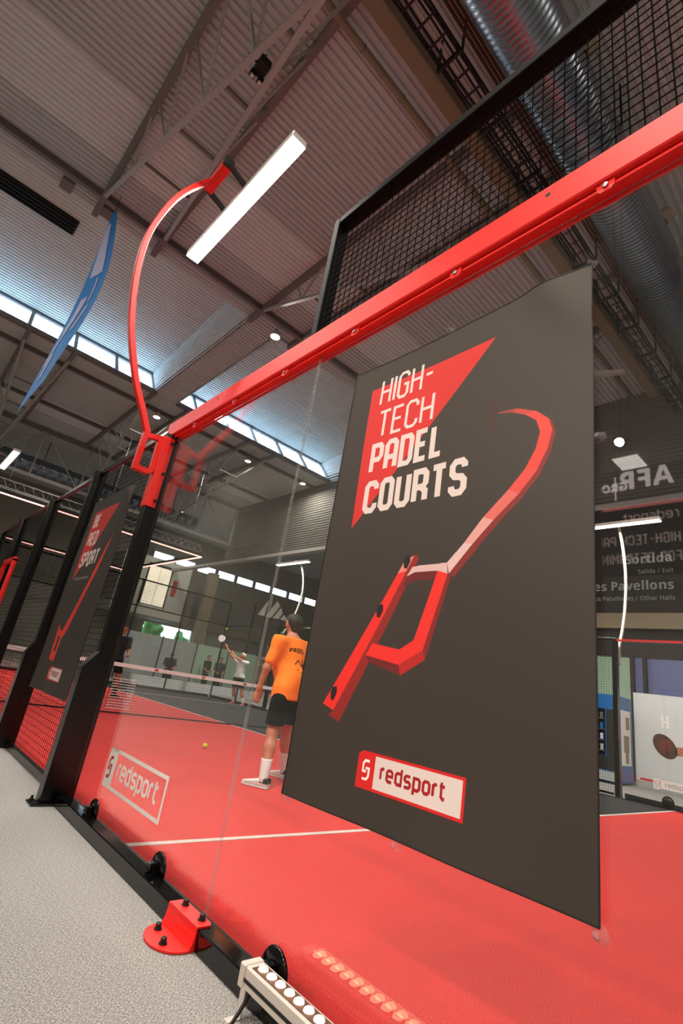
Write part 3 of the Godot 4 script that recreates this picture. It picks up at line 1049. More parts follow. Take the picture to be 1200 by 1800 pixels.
func build_roof_steel() -> void:
	var names := ["near the blue pennant", "over the court lamp with red arm", "ending by the skylight gable", "behind the skylight gable"]
	var i := 0
	for zc in [5.2, -0.22, -5.65, -11.07]:
		roof_truss(-4.6, zc, 0.0, "grey steel cantilever roof truss " + names[i])
		roof_truss(-23.7, zc, PI, "grey steel cantilever roof truss beyond the skylight panes, " + names[i])
		i += 1
	purlin(-9.2, "roof_purlin", ROOF - 0.22, 0.22, 0.14, "dark steel purlin beside the kerb of the near skylight")
	purlin(-19.9, "roof_purlin", ROOF - 0.2, 0.2, 0.14, "dark steel purlin just beyond the skylight panes")
	purlin(-25.0, "roof_purlin", ROOF - 0.2, 0.2, 0.14, "dark steel purlin before the far lattice girder")
	girder(-28.7, -16.0, 8.0, 9.8, ROOF - 0.2, 2.71, "pale lattice girder below the far skylight kerb")
	# drain pipe under the deck
	var t := thing("drain_pipe", "beige pipe clamped under the ribbed roof deck", "pipe", Vector3(-1.25, 12.6, 0))
	var st := smooth_new()
	sweep(st, [Vector3(0, 0, -16), Vector3(0, 0, 8)], circle(0.075, 12), Vector3.RIGHT)
	part(t, "tube", st, M.beige)
	for k in 20:
		st = st_new()
		var z := -15.5 + 1.15 * k
		sweep(st, [Vector3(0, 0, z), Vector3(0, 0, z + 0.04)], circle(0.085, 12), Vector3.RIGHT)
		part(t, "clamp", st, M.truss_dark)
	# boxed gutter next to the pipe
	st = st_new()
	cbox(st, Vector3(-0.16, 0, -16), Vector3(0.16, 0.28, 8), 0.02)
	var gut := part(self, "roof_gutter", st, M.beige)
	gut.position = Vector3(-0.62, 12.55, 0)
	tag(gut, "long beige boxed gutter between pipe and cable tray", "gutter")
	# cable tray with cables and hangers
	var ct := thing("cable_tray", "black cable tray with hangers beside the round duct", "cable tray", Vector3(0.2, 11.7, 0))
	st = st_new()
	for k in 68:
		box(st, Vector3(-0.21, 0, -15.9 + 0.35 * k), Vector3(0.21, 0.015, -15.86 + 0.35 * k))
	box(st, Vector3(-0.22, 0, -16), Vector3(-0.205, 0.09, 8))
	box(st, Vector3(0.205, 0, -16), Vector3(0.22, 0.09, 8))
	part(ct, "tray", st, M.black_dull)
	for k in 5:
		st = st_new()
		var run := []
		for n in 25:
			run.append(Vector3(-0.16 + 0.08 * k + 0.015 * sin(n * 1.7 + k), 0.04 + 0.008 * sin(n * 2.3 + 2.0 * k), -16.0 + n))
		sweep(st, run, circle(0.02 + 0.004 * (k % 3), 6), Vector3.RIGHT)
		part(ct, "cable", st, M.rubber if k != 2 else M.truss_grey)
	for k in 17:
		st = st_new()
		var z := -15.2 + 1.4 * k
		bar(st, Vector3(-0.26, -0.03, z), Vector3(0.26, -0.03, z), 0.05, 0.04)
		bar(st, Vector3(-0.26, -0.03, z), Vector3(-0.26, 0.9, z), 0.035, 0.035)
		bar(st, Vector3(0.26, -0.03, z), Vector3(0.26, 0.9, z), 0.035, 0.035)
		part(ct, "hanger", st, M.black_dull)
	# second, smaller conduit
	st = st_new()
	for k in 3:
		sweep(st, [Vector3(0.55 + 0.07 * k, 11.9, -16), Vector3(0.55 + 0.07 * k, 11.9, 8)], circle(0.03, 8), Vector3.RIGHT)
	tag(part(self, "conduit_bundle", st, M.brown), "brown conduit bundle between cable tray and round duct", "conduit")
	# spiral duct
	var du := thing("spiral_duct", "large round spiral steel ventilation duct under the roof", "duct", Vector3(1.38, 11.66, 0))
	st = smooth_new()
	var prof := []
	var z := -16.0
	while z < 5.0:
		prof.append_array([Vector2(0.55, z), Vector2(0.55, z + 0.075), Vector2(0.5535, z + 0.084), Vector2(0.5535, z + 0.088)])
		z += 0.097
	lathe(st, Vector3.ZERO, Vector3.BACK, prof, 40)
	part(du, "tube", st, M.duct_steel)
	for k in 5:
		st = st_new()
		var zz := -14.0 + 4.2 * k
		lathe(st, Vector3.ZERO, Vector3.BACK, [Vector2(0.555, zz - 0.06), Vector2(0.58, zz - 0.06), Vector2(0.58, zz + 0.06), Vector2(0.555, zz + 0.06)], 40)
		part(du, "collar", st, M.steel)
		for s in [-1.0, 1.0]:
			st = st_new()
			bar(st, Vector3(s * 0.57, 0, zz), Vector3(s * 0.57, 1.3, zz), 0.03, 0.03)
			part(du, "hanger", st, M.black_dull)
	for k in 5:
		st = smooth_new()
		lathe(st, Vector3(0.42, 0.42, -12.6 + 4.2 * k), Vector3(0.7, 0.7, 0), [Vector2(0.16, 0), Vector2(0.16, 0.22), Vector2(0.13, 0.24), Vector2(0.0, 0.24)], 18)
		part(du, "outlet", st, M.beige)
	var fd := thing("spiral_duct", "distant silver duct below the far lattice girder", "duct", Vector3(-31.0, 11.2, 0))
	st = smooth_new()
	prof = []
	z = -14.0
	while z < 8.0:
		prof.append_array([Vector2(0.5, z), Vector2(0.5, z + 0.5), Vector2(0.53, z + 0.52), Vector2(0.53, z + 0.56)])
		z += 0.58
	lathe(st, Vector3.ZERO, Vector3.BACK, prof, 28)
	part(fd, "tube", st, M.duct_steel)
	for k in 5:
		st = st_new()
		bar(st, Vector3(0.0, 0.5, -12.0 + 4.4 * k), Vector3(0.0, 1.8, -12.0 + 4.4 * k), 0.04, 0.04)
		part(fd, "hanger", st, M.black_dull)
	# twin floodlight under the near truss
	var fl := thing("floodlight", "black twin-lamp floodlight hung under the near truss", "floodlight", Vector3(-2.95, 12.4, -0.5))
	st = st_new()
	cbox(st, Vector3(-0.17, 0, -0.12), Vector3(0.17, 0.2, 0.12), 0.015)
	part(fl, "housing", st, M.black_dull)
	st = st_new()
	bar(st, Vector3(0, 0.2, 0), Vector3(0, 0.5, 0), 0.03)
	bar(st, Vector3(-0.02, 0.12, 0.12), Vector3(-0.02, 0.12, 0.32), 0.025)
	part(fl, "bracket", st, M.black_dull)
	for s in [-1.0, 1.0]:
		st = st_new()
		cbox(st, Vector3(-0.22, -0.09, s * 0.09 - 0.06), Vector3(-0.1, 0.04, s * 0.09 + 0.06), 0.012)
		var h := part(fl, "lamp_head", st, M.black_dull)
		st = st_new()
		box(st, Vector3(-0.2, -0.1, s * 0.09 - 0.04), Vector3(-0.12, -0.09, s * 0.09 + 0.04))
		part(h, "lens", st, M.print_white)
	# vent slot in the pale hood and small boxes on its kerb
	st = st_new()
	box(st, Vector3(0, 0, 0), Vector3(0.75, 0.12, 5.5))
	for k in 4:
		box(st, Vector3(0.08 + 0.17 * k, -0.05, 0.05), Vector3(0.12 + 0.17 * k, 0.0, 5.45))
	var vs := part(self, "roof_vent", st, M.black_dull)
	vs.transform = Transform3D(Basis(Vector3(0, 0, 1), 0.1), Vector3(-14.3, 15.0, 0.8))
	tag(vs, "long dark louvred vent slot in the pale skylight hood", "vent")
	for q in [[1.55, "small dark junction box on the skylight kerb beside vent slot"], [0.45, "small dark junction box on skylight kerb behind blue pennant"]]:
		st = st_new()
		cbox(st, Vector3(-0.2, 0.0, -0.16), Vector3(0.2, 0.12, 0.16), 0.01)
		var jb := part(self, "junction_box", st, M.truss_dark)
		jb.position = Vector3(-9.75, ROOF - 0.13, q[0])
		tag(jb, q[1], "junction box", "boxes on the skylight kerb")

func bay_light(at: Vector3, label: String, energy: float) -> void:
	var t := thing("high_bay_light", label, "light", at, 0.0, "high bay lights")
	var st := smooth_new()
	lathe(st, Vector3.ZERO, Vector3.UP, [Vector2(0.17, 0.0), Vector2(0.2, 0.03), Vector2(0.19, 0.09), Vector2(0.1, 0.16), Vector2(0.07, 0.3), Vector2(0.0, 0.3)], 20)
	part(t, "housing", st, M.white_paint)
	st = st_new()
	lathe(st, Vector3.ZERO, Vector3.UP, [Vector2(0.0, 0.0), Vector2(0.165, 0.0), Vector2(0.165, 0.012), Vector2(0.0, 0.012)], 20)
	part(t, "lens", st, M.bay_light)
	st = st_new()
	var up := ROOF - at.y
	bar(st, Vector3(0, 0.3, 0), Vector3(0, up, 0), 0.015)
	part(t, "cord", st, M.rubber)
	var l := AreaLight3D.new()
	l.name = "bay_light_source"
	l.area_size = Vector2(0.3, 0.3)
	l.light_energy = energy
	l.light_color = Color(1.0, 0.96, 0.9)
	l.shadow_enabled = true
	l.set("area_range", 60.0)
	t.add_child(l)
	l.position = Vector3(0, -0.02, 0)
	l.rotation = Vector3(-PI / 2, 0, 0)

func build_bay_lights() -> void:
	var spots := [
		[-9.6, -5.66, "round high bay light beside the skylight gable"],
		[-19.9, -5.64, "round high bay light beyond the skylight strip, above red beam end"],
		[-19.9, -11.2, "round high bay light seen through glass below the blue panes"],
		[-19.4, -14.9, "round high bay light close to the ribbed partition"],
		[-33.8, -13.8, "round high bay light beyond the far girder near the corner"],
		[-33.8, -19.0, "round high bay light behind the ribbed partition"],
		[3.0, 5.2, "round high bay light over the stand fascia"],
		[10.8, -5.6, "round high bay light beyond the court's back wall"],
		[10.8, 5.2, "round high bay light over the corner of the hall"],
		[-9.6, 6.8, "round high bay light over the grey walkway"],
		[-20.5, 6.8, "round high bay light over the far end of the walkway"],
	]
	for s in spots:
		bay_light(Vector3(s[0], 12.55, s[1]), s[2], 46.0 if s[1] > 0.0 or s[0] > -10.0 else 26.0)

# ---------------------------------------------------------------- court
func build_turf() -> void:
	var st := st_new()
	box(st, Vector3(-15.99, 0.0, -5), Vector3(0.95, 0.01, -0.022))
	tag(part(self, "red_turf", st, M.turf_red), "red artificial turf between the sticker glass and the centre line", "turf")
	st = st_new()
	box(st, Vector3(0.95, 0.0, -9.99), Vector3(4.0, 0.01, -0.022))
	tag(part(self, "red_turf", st, M.turf_red), "red artificial turf of the back zone under the big poster", "turf")
	st = st_new()
	box(st, Vector3(-15.99, 0.0, -9.99), Vector3(0.95, 0.01, -5))
	tag(part(self, "dark_turf", st, M.turf_black), "charcoal artificial turf on the far half of the court", "turf")
	st = st_new()
	box(st, Vector3(0.925, 0.01, -10), Vector3(0.975, 0.013, -0.01))
	tag(part(self, "court_line", st, M.turf_white), "white service line running under the hanging poster to far glass", "line")
	st = st_new()
	box(st, Vector3(-12.95, 0.01, -5.025), Vector3(0.925, 0.013, -4.975))
	tag(part(self, "court_line", st, M.turf_white), "white centre line dividing red turf from charcoal turf", "line")
	st = st_new()
	box(st, Vector3(-13.0, 0.01, -10), Vector3(-12.95, 0.013, -0.01))
	tag(part(self, "court_line", st, M.turf_white), "white service line beyond the net", "line")

func wires(st: SurfaceTool, x0: float, x1: float, y0: float, y1: float, z: float, step: float, w: float) -> void:
	var h := w * 0.5
	var n := int(round((x1 - x0) / step))
	for k in n + 1:
		var x := lerpf(x0, x1, float(k) / n)
		_wire(st, Vector3(x, y0, z), Vector3(x, y1, z), h, Vector3.RIGHT)
	n = int(round((y1 - y0) / step))
	for k in n + 1:
		var y := lerpf(y0, y1, float(k) / n)
		_wire(st, Vector3(x0, y, z + w), Vector3(x1, y, z + w), h, Vector3.UP)

func _wire(st: SurfaceTool, a: Vector3, b: Vector3, h: float, side: Vector3) -> void:
	var o := Vector3(0, 0, h)
	var s := side * h
	var c := [a + s, a + o, a - s, a - o]
	var d := [b + s, b + o, b - s, b - o]
	for k in 4:
		quad(st, c[k], d[k], d[(k + 1) % 4], c[(k + 1) % 4])

func post_mesh(t: Node3D, hgt: float, foot: float, m: Material) -> void:
	var st := st_new()
	cbox(st, Vector3(-0.05, 0.0, -0.03), Vector3(0.04, hgt, 0.1), 0.006)
	part(t, "column", st, m)
	st = st_new()
	prism(st, [Vector2(0.0, 0.012), Vector2(foot, 0.012), Vector2(foot, 0.9), Vector2(0.1, 1.02), Vector2(0.0, 1.02)], 0.1, Transform3D(Basis(Vector3(0, 0, 1), Vector3.UP, Vector3(-1, 0, 0)), Vector3(0.046, 0, 0)))
	var f := part(t, "foot", st, m)
	st = st_new()
	cbox(st, Vector3(-0.05, 0.0, -0.02), Vector3(0.1 if foot > 0.18 else 0.045, 0.012, foot + 0.06), 0.003)
	part(f, "base_plate", st, m)
	for s in [-1.0, 1.0]:
		st = st_new()
		lathe(st, Vector3((0.025 + s * 0.055) if foot > 0.18 else s * 0.028, 0.012, foot + 0.03), Vector3.UP, [Vector2(0.016, 0), Vector2(0.016, 0.01), Vector2(0.009, 0.01), Vector2(0.009, 0.028), Vector2(0.0, 0.028)], 8)
		part(f, "bolt", st, M.black_dull)

func build_posts() -> void:
	var t := thing("steel_post", "tall black post with stepped foot carrying the red lamp arm", "post", Vector3.ZERO)
	post_mesh(t, 2.86, 0.19, M.black_paint)
	var near_names := ["second black mesh post beside the hanging slogan poster", "third black mesh post along the walkway", "fourth black mesh post by the red gate", "fifth black mesh post past the red gate", "sixth black mesh post along the walkway side", "far black post of the walkway side carrying the second red lamp arm"]
	for k in 6:
		var p := thing("steel_post", near_names[k], "post", Vector3(-2.0 * (k + 1), 0, 0))
		post_mesh(p, 3.0, 0.16, M.black_paint)
	var far_names := ["black post with white lamp arm in front of the vending machine", "black mesh post just left of the vending machine", "second black mesh post left of the vending machine, opposite side", "black mesh post at the far end of the net", "black mesh post past the net on the opposite side", "black mesh post next to the second white lamp arm", "black post carrying the second white lamp arm"]
	for k in 7:
		var p := thing("steel_post", far_names[k], "post", Vector3(-2.0 * k, 0, -10), PI)
		post_mesh(p, 3.0, 0.1, M.black_paint)

func mesh_panel(at: Vector3, label: String, proto: Node3D = null) -> Node3D:
	if proto:
		return dup(proto, at, 0.0, label)
	var t := thing("mesh_panel", label, "mesh panel", at)
	var st := st_new()
	wires(st, -1.955, -0.055, 0.06, 2.95, 0.03, 0.05, 0.004)
	part(t, "wire_grid", st, M.wire)
	for q in [[Vector3(-1.958, 2.95, 0.01), Vector3(-0.052, 3.0, 0.05)], [Vector3(-1.958, 0.03, 0.01), Vector3(-0.052, 0.07, 0.05)]]:
		st = st_new()
		cbox(st, q[0], q[1], 0.004)
		part(t, "rail", st, M.black_paint)
	return t

func glass_panel(at: Vector3, turn: float, w: float, label: String) -> Node3D:
	var t := thing("glass_screen", label, "glass panel", at, turn)
	var st := st_new()
	box(st, Vector3(0.004, 0.05, -0.006), Vector3(w - 0.004, 2.93, 0.006))
	part(t, "pane", st, M.glass)
	return t

func build_cage() -> void:
	# near wall
	glass_panel(Vector3(0.05, 0, 0), 0.0, 1.95, "clear glass panel with the white sticker between black post and seam")
	glass_panel(Vector3(2.0, 0, 0), 0.0, 2.0, "clear glass panel with the big hanging poster")
	var st := st_new()
	box(st, Vector3(-0.004, 0, -0.007), Vector3(0.004, 2.85, 0.007))
	var sj := part(self, "seam_strip", st, M.clear_plastic)
	sj.position = Vector3(2.0, 0.06, 0)
	tag(sj, "thin clear seal in the seam between two glass panels", "seal")
	# red top beam
	var t := thing("top_beam", "bright red steel beam along the top of the near glass", "beam", Vector3(-0.1, 2.9, 0))
	st = st_new()
	cbox(st, Vector3(0, 0, -0.03), Vector3(4.2, 0.145, 0.062), 0.006)
	part(t, "box_section", st, M.red_paint)
	st = st_new()
	box(st, Vector3(0.05, -0.02, 0.03), Vector3(4.2, 0.002, 0.036))
	box(st, Vector3(0.05, -0.02, -0.036), Vector3(4.2, 0.002, -0.03))
	part(t, "glazing_lip", st, M.red_paint)
	for x in [0.45, 1.07, 1.69, 2.34, 3.0, 3.65]:
		st = st_new()
		prism(st, [Vector2(-0.035, 0.02), Vector2(-0.03, -0.03), Vector2(-0.018, -0.042), Vector2(0.018, -0.042), Vector2(0.03, -0.03), Vector2(0.035, 0.02)], 0.012, Transform3D(Basis.IDENTITY, Vector3(x + 0.1, 0, 0.034)))
		var c := part(t, "clip", st, M.red_paint)
		st = st_new()
		lathe(st, Vector3(x + 0.1, -0.018, 0.046), Vector3.BACK, [Vector2(0.011, 0), Vector2(0.011, 0.008), Vector2(0.0, 0.01)], 10)
		part(c, "bolt", st, M.steel)
	for x in [0.9, 3.54]:
		st = st_new()
		lathe(st, Vector3(x, 0.095, 0.062), Vector3.BACK, [Vector2(0.011, 0), Vector2(0.0, 0.001)], 12)
		part(t, "hole", st, M.rubber)
	# black end cap between post and beam
	st = st_new()
	cbox(st, Vector3(-0.052, 2.86, 0.0), Vector3(0.044, 2.9, 0.1), 0.004)
	tag(part(self, "post_cap", st, M.black_dull), "black cap between the lamp post and the red beam", "cap")
	# base rail
	t = thing("base_rail", "black steel rail on the floor under the near glass", "rail", Vector3(0.05, 0, 0))
	st = st_new()
	cbox(st, Vector3(0.06, 0.0, 0.028), Vector3(4.0, 0.075, 0.105), 0.005)
	part(t, "tube", st, M.black_gloss)
	st = st_new()
	box(st, Vector3(0.06, 0.0, -0.02), Vector3(4.0, 0.05, 0.026))
	part(t, "glazing_channel", st, M.black_dull)
	for q in [[0.55, "black glass clamp disc next to the lamp post"], [1.53, "black glass clamp disc beside the red foot bracket"], [2.5, "black glass clamp disc behind the grey light bar"], [3.5, "black glass clamp disc below the poster's right end"]]:
		var c := thing("glass_clamp", q[1], "clamp", Vector3(q[0], 0.08, 0.008))
		st = smooth_new()
		lathe(st, Vector3.ZERO, Vector3.BACK, [Vector2(0.073, 0), Vector2(0.075, 0.005), Vector2(0.07, 0.012), Vector2(0.035, 0.017), Vector2(0.0, 0.018)], 32)
		part(c, "disc", st, M.black_gloss)
		st = st_new()
		lathe(st, Vector3(0, 0, 0.02), Vector3.BACK, [Vector2(0.016, 0), Vector2(0.016, 0.014), Vector2(0.008, 0.018), Vector2(0.0, 0.018)], 6)
		part(c, "bolt", st, M.steel)
		st = st_new()
		cbox(st, Vector3(-0.02, 0.0, 0.016), Vector3(0.02, 0.035, 0.06), 0.004)
		part(c, "lug", st, M.black_paint)
	# red foot brackets
	for q in [[2.0, "red folded foot bracket bolted down beside the light bar"], [-2.3, "red folded foot bracket beside the second mesh post"]]:
		var b := thing("foot_bracket", q[1], "bracket", Vector3(q[0], 0, 0.105))
		st = st_new()
		var arc := [Vector2(-0.125, 0.0)]
		for k in 13:
			var a := PI - PI * k / 12.0
			arc.append(Vector2(cos(a) * 0.125, 0.035 + sin(a) * 0.105))
		arc.append(Vector2(0.125, 0.0))
		prism(st, arc, 0.007, Transform3D(Basis(Vector3.RIGHT, Vector3.BACK, Vector3.UP), Vector3(0, 0.002, 0)))
		part(b, "floor_plate", st, M.red_paint)
		st = st_new()
		prism(st, [Vector2(0.001, 0.009), Vector2(0.022, 0.009), Vector2(0.012, 0.03), Vector2(0.007, 0.06), Vector2(0.007, 0.075), Vector2(0.001, 0.075)], 0.25, Transform3D(Basis(Vector3(0, 0, 1), Vector3.UP, Vector3(-1, 0, 0)), Vector3(0.125, 0, 0)))
		part(b, "riser", st, M.red_paint)
		st = st_new()
		prism(st, [Vector2(-0.125, 0.007), Vector2(0.125, 0.007), Vector2(0.125, -0.055), Vector2(0.1, -0.066), Vector2(-0.1, -0.066), Vector2(-0.125, -0.055)], 0.006, Transform3D(Basis(Vector3.RIGHT, Vector3.BACK, Vector3.UP), Vector3(0, 0.0755, 0)))
		part(b, "top_flange", st, M.red_paint)
		for p in [Vector3(-0.075, 0.009, 0.06), Vector3(0.04, 0.009, 0.09), Vector3(-0.07, 0.0815, -0.04), Vector3(0.075, 0.0815, -0.04)]:
			st = st_new()
			lathe(st, p, Vector3.UP, [Vector2(0.017, 0), Vector2(0.017, 0.004), Vector2(0.012, 0.004), Vector2(0.012, 0.02), Vector2(0.006, 0.024), Vector2(0.0, 0.024)], 10)
			part(b, "bolt", st, M.black_dull)
	# mesh above the second glass panel
	t = thing("mesh_panel", "black framed wire mesh standing on the red beam", "mesh panel", Vector3(1.93, 3.045, 0.0))
	st = st_new()
	wires(st, 0.045, 2.2, 0.0, 0.92, 0.012, 0.05, 0.006)
	part(t, "wire_grid", st, M.wire)
	st = st_new()
	cbox(st, Vector3(-0.01, 0, -0.03), Vector3(0.045, 0.97, 0.06), 0.004)
	part(t, "stile", st, M.black_satin)
	st = st_new()
	cbox(st, Vector3(0.045, 0.915, -0.03), Vector3(2.2, 0.97, 0.06), 0.004)
	part(t, "top_rail", st, M.black_satin)
	# side mesh panels
	var names := ["black wire mesh panel carrying the slogan poster", "second wire mesh panel along the walkway", "wire mesh panel behind the red gate", "fourth wire mesh panel along the walkway", "fifth wire mesh panel along the walkway", "sixth wire mesh panel along the walkway"]
	var proto: Node3D = null
	for k in 6:
		var p := mesh_panel(Vector3(-2.0 * k, 0, 0), names[k], proto)
		if proto == null:
			proto = p
	var fnames := ["far side wire mesh panel in front of the vending machine", "far side wire mesh panel second from the white lamp post", "far side wire mesh panel ending at the net", "far side wire mesh panel starting at the net", "far side wire mesh panel past the net", "far side wire mesh panel beside the second white lamp post"]
	for k in 6:
		mesh_panel(Vector3(-2.0 * k, 0, -10), fnames[k], proto)
	# red gate frame
	t = thing("gate_frame", "red square-tube gate frame in the walkway mesh", "gate", Vector3(-5.1, 0, 0.09))
	st = st_new()
	bar(st, Vector3(0, 0, 0), Vector3(0, 2.17, 0), 0.06)
	part(t, "stile", st, M.red_paint)
	st = st_new()
	bar(st, Vector3(-0.8, 0, 0), Vector3(-0.8, 2.17, 0), 0.06)
	part(t, "stile", st, M.red_paint)
	st = st_new()
	bar(st, Vector3(-0.83, 2.17, 0), Vector3(0.03, 2.17, 0), 0.06)
	part(t, "head", st, M.red_paint)
	# far side wall
	glass_panel(Vector3(0.06, 0, -10), 0.0, 1.94, "far side glass panel in front of the racket print")
	glass_panel(Vector3(2.0, 0, -10), 0.0, 2.0, "far side glass panel next to the court corner")
	glass_panel(Vector3(-14.0, 0, -10), 0.0, 1.95, "far side glass panel behind the jumping player")
	glass_panel(Vector3(-16.0, 0, -10), 0.0, 2.0, "far side glass panel at the distant corner")
	for k in 5:
		glass_panel(Vector3(-16.0, 0, -2.0 * k), PI / 2, 2.0, ["end wall glass panel nearest the walkway", "end wall glass panel second from the walkway", "end wall glass panel in the middle", "end wall glass panel in front of the seated spectator", "end wall glass panel in front of the standing spectators"][k])
	for q in [[Vector3(0.12, 0, -10.055), Vector3(4.05, 0, -10.055), 0.0, "black base rail under the far glass before the racket print"], [Vector3(-15.95, 0, -10.055), Vector3(-12.12, 0, -10.055), 0.0, "black base rail under the far glass by the jumping player"], [Vector3(-16.055, 0, -9.95), Vector3(-16.055, 0, 0), 0.0, "black base rail along the distant end wall"]]:
		st = st_new()
		bar(st, q[0] + Vector3(0, 0.05, 0), q[1] + Vector3(0, 0.05, 0), 0.07, 0.1)
		tag(part(self, "base_rail", st, M.black_paint), q[3], "rail")
	for q in [[Vector3(0.06, 2.96, -10), Vector3(4.05, 2.96, -10), "thin red beam on top of the far side glass"], [Vector3(-15.95, 2.96, -10), Vector3(-12.06, 2.96, -10), "thin black rail above the jumping player's glass"], [Vector3(-16, 2.97, -10), Vector3(-16, 2.97, 0), "thin black rail on top of the distant end wall"]]:
		st = st_new()
		bar(st, q[0], q[1], 0.06, 0.04)
		tag(part(self, "top_beam", st, M.black_paint if q[0].x < -15.0 else M.red_paint), q[2], "beam")
	for q in [[-14.0, "black post in the middle of the distant side glass"], [-16.0, "black post at the distant court corner"]]:
		var p := thing("steel_post", q[1], "post", Vector3(q[0], 0, -10), PI)
		st = st_new()
		cbox(st, Vector3(-0.03, 0, 0.01), Vector3(0.03, 4.0, 0.07), 0.005)
		part(p, "column", st, M.black_paint)
	for k in 5:
		var p := thing("steel_post", ["first black post of the end wall from the walkway", "second black post of the end wall from the walkway", "third black post of the end wall from the walkway", "fourth black post of the end wall from the walkway", "fifth black post of the end wall from the walkway"][k], "post", Vector3(-16.1, 0, -2.0 * k))
		st = st_new()
		cbox(st, Vector3(-0.05, 0, -0.03), Vector3(0.0, 4.0, 0.03), 0.005)
		part(p, "column", st, M.black_paint)
	# mesh above the end wall
	t = thing("mesh_panel", "long wire mesh above the distant end wall", "mesh panel", Vector3(-16.03, 3.0, 0))
	st = st_new()
	for k in 101:
		_wire(st, Vector3(0, 0, -0.1 * k), Vector3(0, 1.0, -0.1 * k), 0.003, Vector3.RIGHT)
	for k in 11:
		bar(st, Vector3(0, 0.1 * k, 0), Vector3(0, 0.1 * k, -10), 0.005 if k < 10 else 0.05)
	part(t, "wire_grid", st, M.wire)
	# glass clamp on the far wall
	t = thing("glass_clamp", "black glass clamp disc on the far side wall below the racket print", "clamp", Vector3(0.85, 0.12, -9.99))
	st = smooth_new()
	lathe(st, Vector3.ZERO, Vector3.BACK, [Vector2(0.1, 0), Vector2(0.1, 0.012), Vector2(0.05, 0.03), Vector2(0.0, 0.03)], 24)
	part(t, "disc", st, M.black_paint)

func build_net() -> void:
	var t := thing("court_net", "black court net with white top band across the red turf", "net", Vector3(-6.0, 0, 0))
	var st := st_new()
	var n := 222
	for k in n + 1:
		var z := -0.12 - 9.76 * k / n
		_wire(st, Vector3(0, 0.02, z), Vector3(0, 0.84, z), 0.0016, Vector3.RIGHT)
	for k in 19:
		var y := 0.03 + 0.045 * k
		bar(st, Vector3(0, y, -0.12), Vector3(0, y, -9.88), 0.0032)
	part(t, "netting", st, M.net_wire)
	st = st_new()
	cbox(st, Vector3(-0.006, 0.83, -9.88), Vector3(0.006, 0.9, -0.12), 0.003)
	var band := part(t, "top_band", st, M.print_white)
	for k in 9:
		st = st_new()
		box(st, Vector3(0.0062, 0.845, -0.9 - 1.05 * k), Vector3(0.0075, 0.885, -0.98 - 1.05 * k))
		part(band, "red_mark", st, M.print_red)
	st = st_new()
	cbox(st, Vector3(-0.01, 0.0105, -9.88), Vector3(0.01, 0.035, -0.12), 0.004)
	part(t, "bottom_cord", st, M.black_dull)
	for z in [-0.1, -9.9]:
		st = st_new()
		cbox(st, Vector3(-0.04, 0.0105, z - 0.04), Vector3(0.04, 1.0, z + 0.04), 0.006)
		part(t, "net_post", st, M.black_paint)
	st = st_new()
	for k in 12:
		_wire(st, Vector3(0.008, 0.1, -2.25 - 0.042 * k), Vector3(0.008, 0.62, -2.25 - 0.042 * k), 0.006, Vector3.BACK)
		bar(st, Vector3(0.008, 0.1 + 0.047 * k, -2.25), Vector3(0.008, 0.1 + 0.047 * k, -2.71), 0.012)
	part(t, "woven_logo", st, M.print_white, "white woven square logo in the netting")

